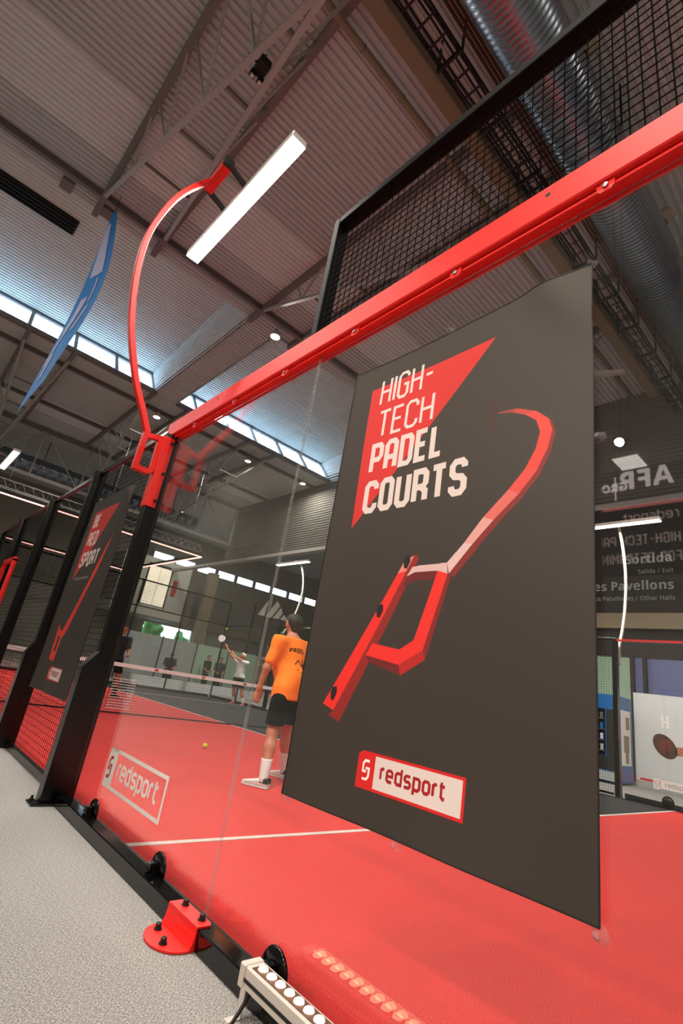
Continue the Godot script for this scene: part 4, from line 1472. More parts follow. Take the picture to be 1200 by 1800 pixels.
func court_lamp(at: Vector3, turn: float, label: String, m: Material, tint: Color, energy: float) -> void:
	var t := thing("court_lamp", label, "lamp", at, turn)
	# clamp plate on the post's side
	var st := st_new()
	cbox(st, Vector3(0.041, 2.21, 0.022), Vector3(0.05, 2.86, 0.105), 0.002)
	cbox(st, Vector3(-0.055, 2.21, 0.101), Vector3(0.05, 2.86, 0.112), 0.003)
	var cp := part(t, "clamp_plate", st, m)
	for y in [2.27, 2.52, 2.81]:
		st = st_new()
		lathe(st, Vector3(0.05, y, 0.04), Vector3.RIGHT, [Vector2(0.014, 0), Vector2(0.014, 0.012), Vector2(0.008, 0.014), Vector2(0.0, 0.014)], 10)
		part(cp, "bolt", st, M.black_dull)
	# five-sided frame
	st = st_new()
	var F := [Vector2(0.265, 2.806), Vector2(0.131, 2.83), Vector2(0.125, 2.54), Vector2(0.162, 2.503), Vector2(0.266, 2.505)]
	var n := F.size()
	var inner := []
	var outer := []
	for i in n:
		var d0: Vector2 = (F[i] - F[(i - 1 + n) % n]).normalized()
		var d1: Vector2 = (F[(i + 1) % n] - F[i]).normalized()
		var nr := Vector2(-d0.y, d0.x)
		var mi := (nr + Vector2(-d1.y, d1.x)).normalized()
		var k := 0.022 / mi.dot(nr)
		inner.append(F[i] + mi * k)
		outer.append(F[i] - mi * k)
	for i in n:
		var j := (i + 1) % n
		var q := [inner[i], inner[j], outer[j], outer[i]]
		var a := []
		var b := []
		for p in q:
			a.append(Vector3(-0.025, p.y, p.x))
			b.append(Vector3(0.025, p.y, p.x))
		var mid: Vector3 = (a[0] + b[2]) * 0.5
		for k in 4:
			face(st, [a[k], a[(k + 1) % 4], b[(k + 1) % 4], b[k]], mid)
		face(st, a, mid)
		face(st, b, mid)
	part(t, "frame", st, m)
	# curved arm
	var pts := [Vector2(0.255, 2.83), Vector2(0.358, 3.02), Vector2(0.436, 3.15), Vector2(0.537, 3.366), Vector2(0.63, 3.605), Vector2(0.69, 3.81), Vector2(0.757, 4.14), Vector2(0.789, 4.515), Vector2(0.764, 4.825), Vector2(0.687, 5.173), Vector2(0.584, 5.43), Vector2(0.44, 5.69)]
	var cv := Curve3D.new()
	for i in pts.size():
		var tg: Vector2 = (pts[mini(i + 1, pts.size() - 1)] - pts[maxi(i - 1, 0)]) / 6.0
		cv.add_point(Vector3(0, pts[i].y, pts[i].x), Vector3(0, -tg.y, -tg.x), Vector3(0, tg.y, tg.x))
	var path := []
	var L := cv.get_baked_length()
	for k in 61:
		path.append(cv.sample_baked(L * k / 60.0, true))
	st = st_new()
	sweep(st, path, rrect(0.05, 0.052, 0.006), Vector3.RIGHT)
	part(t, "arm", st, m)
	# head plate and two struts
	st = st_new()
	cbox(st, Vector3(-0.09, 5.64, 0.36), Vector3(0.31, 5.75, 0.45), 0.006)
	part(t, "head_plate", st, m)
	for x in [-0.09, 0.33]:
		st = st_new()
		bar(st, Vector3(x, 5.68, 0.42), Vector3(x - 0.06, 5.64, 0.12), 0.035, 0.05)
		part(t, "strut", st, M.black_dull)
	st = st_new()
	cbox(st, Vector3(0.31, 5.64, 0.36), Vector3(0.34, 5.75, 0.46), 0.004)
	part(t, "end_plate", st, M.black_dull)
	# light bar
	st = st_new()
	cbox(st, Vector3(-0.96, 5.56, 0.03), Vector3(1.12, 5.63, 0.19), 0.008)
	var h := part(t, "light_bar", st, M.white_paint)
	for k in 4:
		st = st_new()
		box(st, Vector3(-0.955 + 0.5185 * k, 5.545, 0.035), Vector3(-0.955 + 0.5185 * k + 0.514, 5.56, 0.185))
		part(h, "led_module", st, M.led_white)
	var l := AreaLight3D.new()
	l.name = "lamp_source"
	l.area_size = Vector2(2.06, 0.14)
	l.light_energy = energy
	l.light_color = tint
	l.shadow_enabled = true
	l.set("area_range", 60.0)
	t.add_child(l)
	l.position = Vector3(0.08, 5.54, 0.11)
	l.rotation = Vector3(-PI / 2, 0, 0)

func cloth(called: String, w: float, h: float, tex: Texture2D, label: String, at: Vector3, seed_: float) -> Node3D:
	var t := thing(called, label, "poster", at)
	var m := StandardMaterial3D.new()
	m.albedo_texture = tex
	m.roughness = 0.62
	m.texture_filter = BaseMaterial3D.TEXTURE_FILTER_LINEAR
	var st := smooth_new()
	var nx := 36
	var ny := 60
	var P := func(u: float, v: float) -> Vector3:
		var z := 0.004 * sin(u * 7.0 + seed_ + v * 2.0) + 0.003 * sin(v * 9.0 + u * 3.0 + seed_)
		z += 0.018 * exp(-u * 16.0) * (0.6 + 0.4 * sin(v * 5.0))
		z += 0.02 * exp(-pow((u + v - 1.86) * 14.0, 2.0)) * smoothstep(0.75, 1.0, v)
		z += 0.012 * exp(-v * 18.0) * (0.5 + 0.5 * sin(u * 11.0 + seed_))
		return Vector3(u * w, v * h, z)
	for i in nx:
		for j in ny:
			var uv := [Vector2(float(i) / nx, float(j) / ny), Vector2(float(i + 1) / nx, float(j) / ny), Vector2(float(i + 1) / nx, float(j + 1) / ny), Vector2(float(i) / nx, float(j + 1) / ny)]
			for k in [0, 2, 1, 0, 3, 2]:
				st.set_uv(Vector2(uv[k].x, 1.0 - uv[k].y))
				st.add_vertex(P.call(uv[k].x, uv[k].y))
	part(t, "printed_sheet", st, m)
	st = st_new()
	for j in ny:
		for u in [0.0, 1.0]:
			var a: Vector3 = P.call(u, float(j) / ny)
			var b: Vector3 = P.call(u, float(j + 1) / ny)
			bar(st, a, b, 0.004, 0.003)
	for i in nx:
		for v in [0.0, 1.0]:
			bar(st, P.call(float(i) / nx, v), P.call(float(i + 1) / nx, v), 0.004, 0.003)
	part(t, "hem", st, M.black_dull)
	return t

func build_posters() -> void:
	cloth("hanging_poster", 1.18, 1.955, print_courts(), "large black poster reading HIGH-TECH PADEL COURTS hung on the glass", Vector3(2.41, 0.615, 0.022), 0.4)
	cloth("hanging_poster", 1.18, 1.955, print_be_red(), "black poster reading BE RED SPORT hung on the mesh", Vector3(-1.72, 0.6, 0.05), 2.0)
	var cups := [[2.42, 2.565, "clear suction cup at the big poster's top corner beside the seam"], [2.98, 2.585, "clear suction cup above the middle of the big poster"], [3.585, 2.575, "clear suction cup at the big poster's top corner under the duct"], [3.602, 1.87, "clear suction cup on the big poster's side edge"], [2.41, 0.6, "clear suction cup at the big poster's bottom corner by the player"], [2.98, 0.6, "clear suction cup under the middle of the big poster"], [3.585, 0.6, "clear suction cup at the big poster's lowest corner"]]
	for c in cups:
		var t := thing("suction_cup", c[2], "suction cup", Vector3(c[0], c[1], 0.007), 0.0, "suction cups holding the poster")
		var st := smooth_new()
		lathe(st, Vector3.ZERO, Vector3.BACK, [Vector2(0.019, 0), Vector2(0.02, 0.002), Vector2(0.012, 0.008), Vector2(0.006, 0.012), Vector2(0.006, 0.02), Vector2(0.009, 0.024), Vector2(0.0, 0.025)], 20)
		part(t, "cup", st, M.clear_plastic)

func quads_prism(st: SurfaceTool, quads: Array, depth: float, xf: Transform3D) -> void:
	for q in quads:
		var a := []
		var b := []
		for p in q:
			a.append(xf * Vector3(p.x, p.y, 0))
			b.append(xf * Vector3(p.x, p.y, depth))
		var mid: Vector3 = (a[0] + a[1] + a[2] + a[3] + b[0] + b[1] + b[2] + b[3]) / 8.0
		face(st, a, mid)
		face(st, b, mid)
		for k in 4:
			face(st, [a[k], a[(k + 1) % 4], b[(k + 1) % 4], b[k]], mid)

func sticker(at: Vector3, label: String, sc: float) -> void:
	var t := thing("glass_sticker", label, "sticker", at)
	t.scale = Vector3(sc, sc, 1.0)
	var I := Transform3D.IDENTITY
	var st := st_new()
	box(st, Vector3(0.02, 0.205, 0), Vector3(0.86, 0.225, 0.0006))
	box(st, Vector3(0.13, 0.0, 0), Vector3(0.86, 0.02, 0.0006))
	box(st, Vector3(0.84, 0.02, 0), Vector3(0.86, 0.205, 0.0006))
	part(t, "border", st, M.print_white)
	st = st_new()
	prism(st, [Vector2(0.0, 0.0), Vector2(0.13, 0.0), Vector2(0.13, 0.225), Vector2(0.02, 0.225), Vector2(0.0, 0.2)], 0.0006, I)
	part(t, "mark_block", st, M.print_white)
	st = st_new()
	quads_prism(st, letters("%", Vector2(0.012, 0.05), 0.125, 0.55, 0.017, 0.0, 0.0), 0.0004, Transform3D(Basis.IDENTITY, Vector3(0, 0, 0.0007)))
	part(t, "mark", st, M.print_red)
	st = st_new()
	quads_prism(st, letters("redsport", Vector2(0.175, 0.07), 0.118, 0.98, 0.019, 0.011, 0.0), 0.0006, I)
	part(t, "word", st, M.print_white)

func build_light_bar() -> void:
	var t := thing("floor_light_bar", "grey aluminium light bar with warm diodes on the floor rail", "light bar", Vector3(2.5, 0, 0.075))
	var st := st_new()
	cbox(st, Vector3(0.03, 0.075, 0.012), Vector3(1.05, 0.135, 0.085), 0.004)
	part(t, "housing", st, M.aluminium)
	st = st_new()
	cbox(st, Vector3(0.0, 0.072, 0.01), Vector3(0.03, 0.138, 0.088), 0.004)
	part(t, "end_cap", st, M.aluminium)
	st = st_new()
	box(st, Vector3(0.03, 0.095, 0.085), Vector3(1.05, 0.105, 0.087))
	part(t, "groove", st, M.black_dull)
	st = st_new()
	box(st, Vector3(0.05, 0.135, 0.022), Vector3(1.05, 0.1365, 0.075))
	part(t, "lens_bed", st, M.brown)
	for k in 21:
		st = smooth_new()
		lathe(st, Vector3(0.075 + 0.047 * k, 0.1365, 0.048), Vector3.UP, [Vector2(0.017, 0), Vector2(0.015, 0.005), Vector2(0.009, 0.009), Vector2(0.0, 0.01)], 14)
		part(t, "led_diode", st, M.led_warm)
	for x in [0.02, 0.9]:
		st = st_new()
		box(st, Vector3(x, 0.0, 0.08), Vector3(x + 0.025, 0.08, 0.084))
		box(st, Vector3(x, 0.0, 0.08), Vector3(x + 0.025, 0.004, 0.13))
		part(t, "support", st, M.aluminium)
	st = smooth_new()
	sweep(st, [Vector3(0.05, 0.075, 0.06), Vector3(0.055, 0.03, 0.1), Vector3(0.07, 0.008, 0.14), Vector3(0.25, 0.006, 0.2), Vector3(0.6, 0.006, 0.22)], circle(0.006, 8), Vector3.RIGHT)
	part(t, "power_cable", st, M.rubber)
	var l := AreaLight3D.new()
	l.name = "bar_source"
	l.area_size = Vector2(0.98, 0.026)
	l.light_energy = 0.02
	l.light_color = Color(1.0, 0.84, 0.62)
	l.shadow_enabled = true
	l.set("area_range", 60.0)
	t.add_child(l)
	l.position = Vector3(0.55, 0.149, 0.048)
	l.rotation = Vector3(PI / 2, 0, 0)

# ---------------------------------------------------------------- surroundings
func text_mesh(parent: Node3D, called: String, text: String, at: Vector3, turn: float, height: float, m: Material, bold := false, depth := 0.01) -> MeshInstance3D:
	var f := SystemFont.new()
	f.font_names = PackedStringArray(["Droid Sans"])
	f.font_weight = 700 if bold else 400
	var tm := TextMesh.new()
	tm.font = f
	tm.text = text
	tm.font_size = 64
	tm.pixel_size = height / 46.0
	tm.depth = depth
	tm.horizontal_alignment = HORIZONTAL_ALIGNMENT_RIGHT
	tm.vertical_alignment = VERTICAL_ALIGNMENT_BOTTOM
	var o := mesh_part(parent, called, tm, m)
	o.position = at
	o.rotation.y = turn
	return o

func build_far_side() -> void:
	# white hoarding with a racket print
	var t := thing("hoarding", "white printed hoarding with a brown racket behind the far glass", "hoarding", Vector3(-1.0, 0, -14.3))
	var st := st_new()
	box(st, Vector3(-0.1, 0.16, -0.06), Vector3(6.0, 2.3, 0.0))
	part(t, "board", st, M.white_panel)
	st = st_new()
	box(st, Vector3(-0.1, 0.0, -0.05), Vector3(6.0, 0.16, 0.005))
	part(t, "plinth", st, M.grey_panel)
	st = st_new()
	box(st, Vector3(0.0, 0.17, 0.001), Vector3(6.0, 0.22, 0.004))
	part(t, "red_strip", st, M.print_red)
	st = st_new()
	var ov := []
	for k in 28:
		var a := TAU * k / 28.0
		ov.append(Vector2(0.6 + 0.27 * cos(a), 1.06 - 0.09 * cos(a) + 0.27 * sin(a)))
	prism(st, ov, 0.003, Transform3D(Basis.IDENTITY, Vector3(0, 0, 0.001)))
	var rk := part(t, "racket_print", st, M.brown)
	st = st_new()
	for i in 7:
		for j in 7:
			var dx := -0.15 + 0.05 * i
			var dy := -0.15 + 0.05 * j
			if dx * dx + dy * dy < 0.025:
				box(st, Vector3(0.58 + dx, 1.06 + dy, 0.0041), Vector3(0.6 + dx, 1.08 + dy, 0.0055))
	part(rk, "racket_holes", st, M.print_red)
	st = st_new()
	prism(st, [Vector2(0.82, 1.0), Vector2(0.86, 1.08), Vector2(1.02, 1.1), Vector2(2.2, 1.35), Vector2(2.2, 1.05), Vector2(1.05, 0.9), Vector2(0.85, 0.88)], 0.003, Transform3D(Basis.IDENTITY, Vector3(0, 0, 0.001)))
	part(t, "hand_print", st, M.skin)
	st = st_new()
	box(st, Vector3(0.3, 0.03, 0.006), Vector3(0.44, 0.28, 0.01))
	box(st, Vector3(0.46, 0.06, 0.006), Vector3(1.9, 0.26, 0.01))
	var lg := part(t, "logo_plate", st, M.print_white)
	st = st_new()
	quads_prism(st, letters("redsport", Vector2(0.56, 0.11), 0.12, 0.95, 0.018, 0.012, 0.0), 0.002, Transform3D(Basis.IDENTITY, Vector3(0, 0, 0.0102)))
	quads_prism(st, letters("%", Vector2(0.315, 0.07), 0.15, 0.6, 0.016, 0.0, 0.0), 0.002, Transform3D(Basis.IDENTITY, Vector3(0, 0, 0.0102)))
	part(lg, "word", st, M.truss_grey)
	st = st_new()
	box(st, Vector3(0.55, 1.5, 0.001), Vector3(0.6, 1.8, 0.003))
	box(st, Vector3(0.66, 1.5, 0.001), Vector3(0.71, 1.8, 0.003))
	box(st, Vector3(0.6, 1.62, 0.001), Vector3(0.66, 1.66, 0.003))
	part(t, "pale_mark", st, M.print_white)
	# vending machine
	t = thing("vending_machine", "blue drinks vending machine behind the far mesh", "vending machine", Vector3(-1.04, 0, -13.0))
	st = st_new()
	cbox(st, Vector3(-1.1, 0.04, -0.95), Vector3(0.0, 2.08, 0.0), 0.02)
	part(t, "cabinet", st, M.blue_box)
	st = st_new()
	box(st, Vector3(-1.02, 0.62, 0.0), Vector3(-0.3, 1.72, 0.012))
	part(t, "front_glass", st, M.black_paint)
	st = st_new()
	box(st, Vector3(-0.27, 0.62, 0.0), Vector3(-0.05, 1.72, 0.012))
	part(t, "control_panel", st, M.black_dull)
	st = st_new()
	box(st, Vector3(-1.02, 0.3, 0.0), Vector3(-0.05, 0.6, 0.012))
	part(t, "delivery_flap", st, M.black_dull)
	st = st_new()
	box(st, Vector3(-1.02, 0.06, 0.0), Vector3(-0.05, 0.27, 0.012))
	part(t, "kick_plate", st, M.grey_panel)
	for r in 4:
		st = st_new()
		box(st, Vector3(-1.0, 0.72 + 0.25 * r, 0.012), Vector3(-0.32, 0.735 + 0.25 * r, 0.016))
		part(t, "shelf_edge", st, M.steel)
		for c in 6:
			st = st_new()
			box(st, Vector3(-0.98 + 0.112 * c, 0.74 + 0.25 * r, 0.012), Vector3(-0.91 + 0.112 * c, 0.88 + 0.25 * r, 0.018))
			part(t, "product", st, [M.grey_panel, M.blue_box, M.beige, M.print_lilac, M.steel][(r * 3 + c * 2) % 5])
	st = st_new()
	box(st, Vector3(0.0, 0.45, -0.82), Vector3(0.006, 1.75, -0.2))
	var ad := part(t, "side_picture", st, M.print_white)
	st = st_new()
	box(st, Vector3(0.006, 0.5, -0.65), Vector3(0.009, 0.75, -0.45))
	box(st, Vector3(0.006, 0.75, -0.7), Vector3(0.009, 1.15, -0.35))
	box(st, Vector3(0.006, 1.3, -0.75), Vector3(0.009, 1.6, -0.5))
	part(ad, "picture_shapes", st, M.beige)
	# hall sign lettering on the dark panel
	t = thing("wall_lettering", "grey lettering Sortida and Altres Pavellons on the dark wall panel", "sign", Vector3(-0.42, 6.4, -16.09))
	text_mesh(t, "line_sortida", "Sortida", Vector3(0, 0.0, 0), 0.0, 0.29, M.grey_panel, true)
	text_mesh(t, "line_exit", "Salida / Exit", Vector3(0, -0.3, 0), 0.0, 0.14, M.grey_panel)
	text_mesh(t, "line_halls", "Altres Pavellons", Vector3(0, -0.88, 0), 0.0, 0.29, M.grey_panel, true)
	text_mesh(t, "line_other_halls", "Otros Pabellones / Other Halls", Vector3(0, -1.17, 0), 0.0, 0.14, M.grey_panel)
	# striped logo sign
	t = thing("logo_sign", "white sign of four slanted stripes above the far hall", "sign", Vector3(-27.0, 5.0, -20.0))
	var bars := [[[-2.05, 0.62], [-1.15, 0.5], [-1.0, 1.72]], [[-0.95, 0.48], [-0.25, 0.4], [0.62, 1.25], [0.15, 1.62]], [[-0.02, 0.37], [0.68, 0.3], [1.08, 0.72], [0.8, 1.1]], [[0.95, 0.26], [1.95, 0.14], [1.28, 0.6]]]
	for b in bars:
		st = st_new()
		var o := []
		for p in b:
			o.append(Vector2(p[0], p[1]))
		prism(st, o, 0.08, Transform3D.IDENTITY)
		part(t, "stripe", st, M.white_paint)
	st = st_new()
	for x in [-1.3, 0.8]:
		bar(st, Vector3(x, -5.0, -0.15), Vector3(x, 1.3, -0.15), 0.1)
	bar(st, Vector3(-1.4, 0.7, -0.1), Vector3(1.4, 0.7, -0.1), 0.1)
	part(t, "stand", st, M.black_dull)
	# roller door, red sign, pale wall block and pillar at the end of the hall
	st = st_new()
	box(st, Vector3(-3.5, 4.5, 0), Vector3(0.5, 9.3, 6.0))
	var pw := part(self, "pale_wall_block", st, M.wall_pale)
	pw.position = Vector3(-38.5, 0.0, -18.0)
	pw.set_meta("kind", "structure")
	pw.name = "wall_inner"
	t = thing("roller_door", "tall white roller door of ribbed slats with daylight glow put in, high on the pale wall", "door", Vector3(-38.0, 5.4, -15.2))
	for k in 2:
		for j in 16:
			st = st_new()
			cbox(st, Vector3(0.0, 0.2 * j, -0.97 + 1.0 * k), Vector3(0.05, 0.2 * j + 0.185, -0.03 + 1.0 * k), 0.01)
			part(t, "slat", st, M.daylight_glow)  # slats emit by themselves, standing in for daylight from behind
	st = st_new()
	box(st, Vector3(0, -0.1, -1.1), Vector3(0.04, 3.3, -0.98))
	box(st, Vector3(0, -0.1, 0.98), Vector3(0.04, 3.3, 1.1))
	box(st, Vector3(0, 3.2, -1.1), Vector3(0.06, 3.4, 1.1))
	part(t, "frame", st, M.wall_dark)
	t = thing("wall_sign", "small red sign beside the white roller door", "sign", Vector3(-37.98, 6.5, -16.75))
	for k in 3:
		st = st_new()
		cbox(st, Vector3(0, 0.46 * k, -0.2), Vector3(0.04, 0.46 * k + 0.4, 0.2), 0.01)
		part(t, "red_square", st, M.print_red)
	st = st_new()
	cbox(st, Vector3(-0.4, 0, -0.45), Vector3(0.4, 9.6, 0.45), 0.03)
	var pi := part(self, "concrete_pillar", st, M.beige)
	pi.position = Vector3(-39.0, 0, -20.6)
	tag(pi, "beige concrete pillar beyond the white roller door", "pillar")
	# pale partition behind the end wall and its glow of windows
	t = thing("screen_partition", "pale green translucent partition behind the distant end wall", "partition", Vector3(-22.0, 0, -16.0))
	for k in 4:
		st = st_new()
		cbox(st, Vector3(-0.03, 0.35, 2.0 * k + 0.02), Vector3(0.0, 2.3, 2.0 * k + 1.98), 0.005)
		part(t, "sheet", st, M.mint_panel if k < 2 else M.grey_panel)
	st = st_new()
	for k in 5:
		box(st, Vector3(-0.05, 0, 2.0 * k - 0.03), Vector3(0.02, 2.35, 2.0 * k + 0.03))
	part(t, "stand_frame", st, M.wall_dark)
	st = st_new()
	box(st, Vector3(0, 0.0, 0), Vector3(0.3, 0.4, 9.0))
	var rb := part(self, "low_barrier", st, M.white_panel)
	rb.position = Vector3(-18.6, 0.0, -16.5)
	tag(rb, "low white barrier behind the distant end wall", "barrier")
	# shrubs outside the bright doorway
	var rng := RandomNumberGenerator.new()
	rng.seed = 5
	for k in 4:
		st = smooth_new()
		var bones := []
		for n in 20:
			var a := Vector3(rng.randf_range(-0.7, 0.7), rng.randf_range(0.4, 3.6 + 0.5 * (k % 3)), rng.randf_range(-0.75, 0.75))
			bones.append([a, a + Vector3(rng.randf_range(-0.3, 0.3), 0.3, rng.randf_range(-0.3, 0.3)), rng.randf_range(0.3, 0.5), rng.randf_range(0.2, 0.4)])
		var tr := thing("outdoor_shrub", ["green shrub outside the doorway beside the pillar", "green shrub in the middle of the doorway view", "green shrub outside under the roller door", "green shrub at the edge of the bright doorway"][k], "shrub", Vector3(-44.2 - 2.4 * (k % 2), 0, -21.6 + 1.75 * k), 0.0, "shrubs outside the doorway")
		mesh_part(tr, "crown", body_mesh(bones, 0.18, 0.15), M.foliage)
		st = st_new()
		bar(st, Vector3(0, 0, 0), Vector3(0, 0.9, 0), 0.15)
		part(tr, "trunk", st, M.brown)
	st = st_new()
	box(st, Vector3(-12, -0.2, -14), Vector3(0, 0.0, 14))
	var yard := part(self, "yard", st, M.wall_pale)
	yard.position = Vector3(X0 - 0.3, 0, -18)
	yard.name = "floor_outside"
	yard.set_meta("kind", "structure")
	# illuminated frame of the neighbouring stand, hung from a lattice truss
	t = thing("light_frame", "hanging rectangular frame of pink-white light strips over the neighbouring stand", "light frame", Vector3(-22.4, 7.0, -11.1))
	for q in [[Vector3(0, 0, 0), Vector3(0, 0, 16.0)], [Vector3(0, 0, 0), Vector3(-12.0, 0, -0.0)], [Vector3(-12.0, 0, 0), Vector3(-12.0, 0, 16.0)]]:
		st = st_new()
		bar(st, q[0] + Vector3(0, 0.1, 0), q[1] + Vector3(0, 0.1, 0), 0.14, 0.14)
		var hs := part(t, "frame_tube", st, M.black_dull)
		st = st_new()
		bar(st, q[0], q[1], 0.09, 0.05)
		part(hs, "light_strip", st, M.led_pink)
	t = thing("lattice_truss", "slim lattice truss carrying the hanging light frame", "truss", Vector3(-22.6, 7.35, -11.1))
	for q in [Vector3(0, 0, 0), Vector3(-0.3, 0, 0), Vector3(-0.15, 0.4, 0)]:
		st = st_new()
		bar(st, q, q + Vector3(0, 0, 16.0), 0.05)
		part(t, "chord", st, M.steel)
	for k in 40:
		st = st_new()
		var z := 0.4 * k
		bar(st, Vector3(0, 0, z), Vector3(-0.15, 0.4, z + 0.2), 0.02)
		bar(st, Vector3(-0.15, 0.4, z + 0.2), Vector3(-0.3, 0, z + 0.4), 0.02)
		part(t, "lacing", st, M.steel)
	for k in 4:
		st = st_new()
		bar(st, Vector3(-0.15, 0.4, 1.0 + 4.5 * k), Vector3(-0.15, ROOF - 7.4, 1.0 + 4.5 * k), 0.012)
		part(t, "hanging_cable", st, M.steel)
	# twisted blue pennant
	t = thing("blue_pennant", "tall blue pennant with white print hanging from the roof", "pennant", Vector3(-9.1, 6.4, 0.4))
	var P := func(u: float, v: float) -> Vector3:
		var top := Vector3(0.17, 5.95, -0.06) + Vector3(-0.16, 0, 0.03) * (u - 0.5) * 2.0
		var bot := Vector3(0, 0, 0.05) + Vector3(-1.3, 0.0, 0.03) * (u - 0.5) * 2.0
		var p := bot.lerp(top, pow(v, 0.85))
		p.z += -0.33 * sin(v * PI) * (1.0 - 0.6 * u) + 0.05 * sin(u * PI) * sin(v * 9.0)
		return p
	st = smooth_new()
	var n := 40
	for i in 8:
		for j in n:
			quad(st, P.call(i / 8.0, j / float(n)), P.call((i + 1) / 8.0, j / float(n)), P.call((i + 1) / 8.0, (j + 1) / float(n)), P.call(i / 8.0, (j + 1) / float(n)))
	part(t, "cloth", st, M.blue_cloth)
	for q in [[0.05, 0.16, 0.4, 0.52], [0.12, 0.3, 0.56, 0.7], [0.27, 0.42, 0.3, 0.42], [0.3, 0.5, 0.6, 0.82], [0.46, 0.6, 0.42, 0.5], [0.62, 0.92, 0.3, 0.85]]:
		st = st_new()
		for j in 6:
			var v0 := lerpf(q[0], q[1], j / 6.0)
			var v1 := lerpf(q[0], q[1], (j + 1) / 6.0)
			var o := Vector3(0.0, 0, 0.012)
			for i in 3:
				var u0 := lerpf(q[2], q[3], i / 3.0)
				var u1 := lerpf(q[2], q[3], (i + 1) / 3.0)
				quad(st, P.call(u0, v0) + o, P.call(u1, v0) + o, P.call(u1, v1) + o, P.call(u0, v1) + o)
		part(t, "white_print", st, M.print_lilac)
	st = st_new()
	bar(st, Vector3(0.17, 5.95, -0.06), Vector3(0.17, ROOF - 6.38, -0.06), 0.012)
	part(t, "cord", st, M.rubber)
	# signs of the stand behind the camera, seen mirrored in the glass
	t = thing("stand_sign", "lit letters of the group sign mirrored in the glass", "sign", Vector3(2.13, 4.48, 6.2))
	text_mesh(t, "letters_afp", "AFP", Vector3(-0.62, 0.0, 0), PI, 0.29, M.sign_bright, true, 0.03)
	text_mesh(t, "letters_group", "GROUP", Vector3(-1.12, 0.05, 0), PI, 0.13, M.sign_bright, true, 0.03)
	st = st_new()
	box(st, Vector3(-0.69, -0.05, 0), Vector3(-0.675, 0.34, 0.02))
	part(t, "divider", st, M.sign_bright)
	st = st_new()
	cbox(st, Vector3(-2.6, -0.18, 0.03), Vector3(0.6, 0.45, 0.09), 0.01)
	part(t, "board", st, M.black_dull)
	st = st_new()
	for x in [-2.4, 0.4]:
		bar(st, Vector3(x, 0.45, 0.06), Vector3(x, ROOF - 4.42, 0.06), 0.015)
	part(t, "hanging_cable", st, M.steel)
	t = thing("stand_fascia", "dark fascia with slogan lettering mirrored in the glass", "sign", Vector3(2.4, 3.2, 6.0))
	st = st_new()
	cbox(st, Vector3(-3.2, 0.0, 0.0), Vector3(0.8, 0.98, 0.12), 0.01)
	part(t, "board", st, M.black_dull)
	st = st_new()
	box(st, Vector3(-3.2, 0.98, -0.01), Vector3(0.8, 1.02, 0.1))
	part(t, "light_strip", st, M.sign_pink)
	st = st_new()
	var xf := Transform3D(Basis(Vector3(-1, 0, 0), Vector3.UP, Vector3(0, 0, -1)), Vector3(-0.08, 0.36, -0.001))
	quads_prism(st, letters("HIGH-TECH PADEL", Vector2(0, 0.05), 0.15, 0.75, 0.02, 0.016, 0.0), 0.01, xf)
	quads_prism(st, letters("FOR DETERMINED", Vector2(0, -0.22), 0.15, 0.75, 0.02, 0.016, 0.0), 0.01, xf)
	part(t, "slogan", st, M.sign_faint)
	st = st_new()
	quads_prism(st, letters("redsport", Vector2(0.0, 0.4), 0.15, 0.95, 0.02, 0.014, 0.0), 0.01, xf)
	part(t, "brand_word", st, M.sign_faint)
	st = st_new()
	for x in [-3.1, 0.7]:
		cbox(st, Vector3(x - 0.06, -3.2, 0.0), Vector3(x + 0.06, 0.0, 0.12), 0.01)
	part(t, "leg", st, M.black_dull)
	for q in [[1.6, "round stand spotlight above the mirrored group sign"], [4.2, "round stand spotlight aimed at the big poster"], [6.8, "round stand spotlight at the end of the fascia"]]:
		stand_spot(Vector3(q[0], 5.3, 6.0), Vector3(q[0] * 0.4 + 2.2, 3.0, 0.0), q[1])
	t = thing("ceiling_panel_light", "square light box above the group sign mirrored in the glass", "light", Vector3(1.62, 5.1, 6.4))
	st = st_new()
	cbox(st, Vector3(-0.2, 0.0, -0.3), Vector3(0.2, 0.06, 0.3), 0.01)
	part(t, "housing", st, M.white_paint)
	st = st_new()
	box(st, Vector3(-0.18, -0.01, -0.28), Vector3(0.18, 0.0, 0.28))
	part(t, "diffuser", st, M.sign_light)
	st = st_new()
	bar(st, Vector3(0, 0.06, 0), Vector3(0, ROOF - 5.1, 0), 0.015)
	part(t, "cord", st, M.rubber)

func stand_spot(at: Vector3, aim: Vector3, label: String) -> void:
	var t := thing("stand_spotlight", label, "spotlight", at, 0.0, "spotlights over the stand fascia")
	var d := (aim - at).normalized()
	var st := smooth_new()
	lathe(st, -d * 0.2, d, [Vector2(0.0, 0), Vector2(0.06, 0), Vector2(0.09, 0.1), Vector2(0.1, 0.2), Vector2(0.095, 0.2)], 20)
	part(t, "housing", st, M.black_dull)
	st = st_new()
	lathe(st, -d * 0.01, d, [Vector2(0.0, 0), Vector2(0.06, 0), Vector2(0.06, 0.008), Vector2(0.0, 0.008)], 20)
	part(t, "lens", st, M.spot_lens)
	st = st_new()
	bar(st, -d * 0.15 + Vector3(0, 0.08, 0), -d * 0.15 + Vector3(0, ROOF - at.y, 0), 0.02)
	part(t, "hanging_rod", st, M.black_dull)
	var l := SpotLight3D.new()
	l.name = "spot_source"
	l.light_energy = 17.5
	l.light_color = Color(1.0, 0.93, 0.86)
	l.light_size = 0.06
	l.spot_angle = 30.0
	l.spot_angle_attenuation = 0.6
	l.spot_range = 40.0
	l.spot_attenuation = 2.0
	l.shadow_enabled = true
	t.add_child(l)
	l.position = d * 0.03
	l.transform = Transform3D(Basis.looking_at(d, Vector3.UP), d * 0.03)

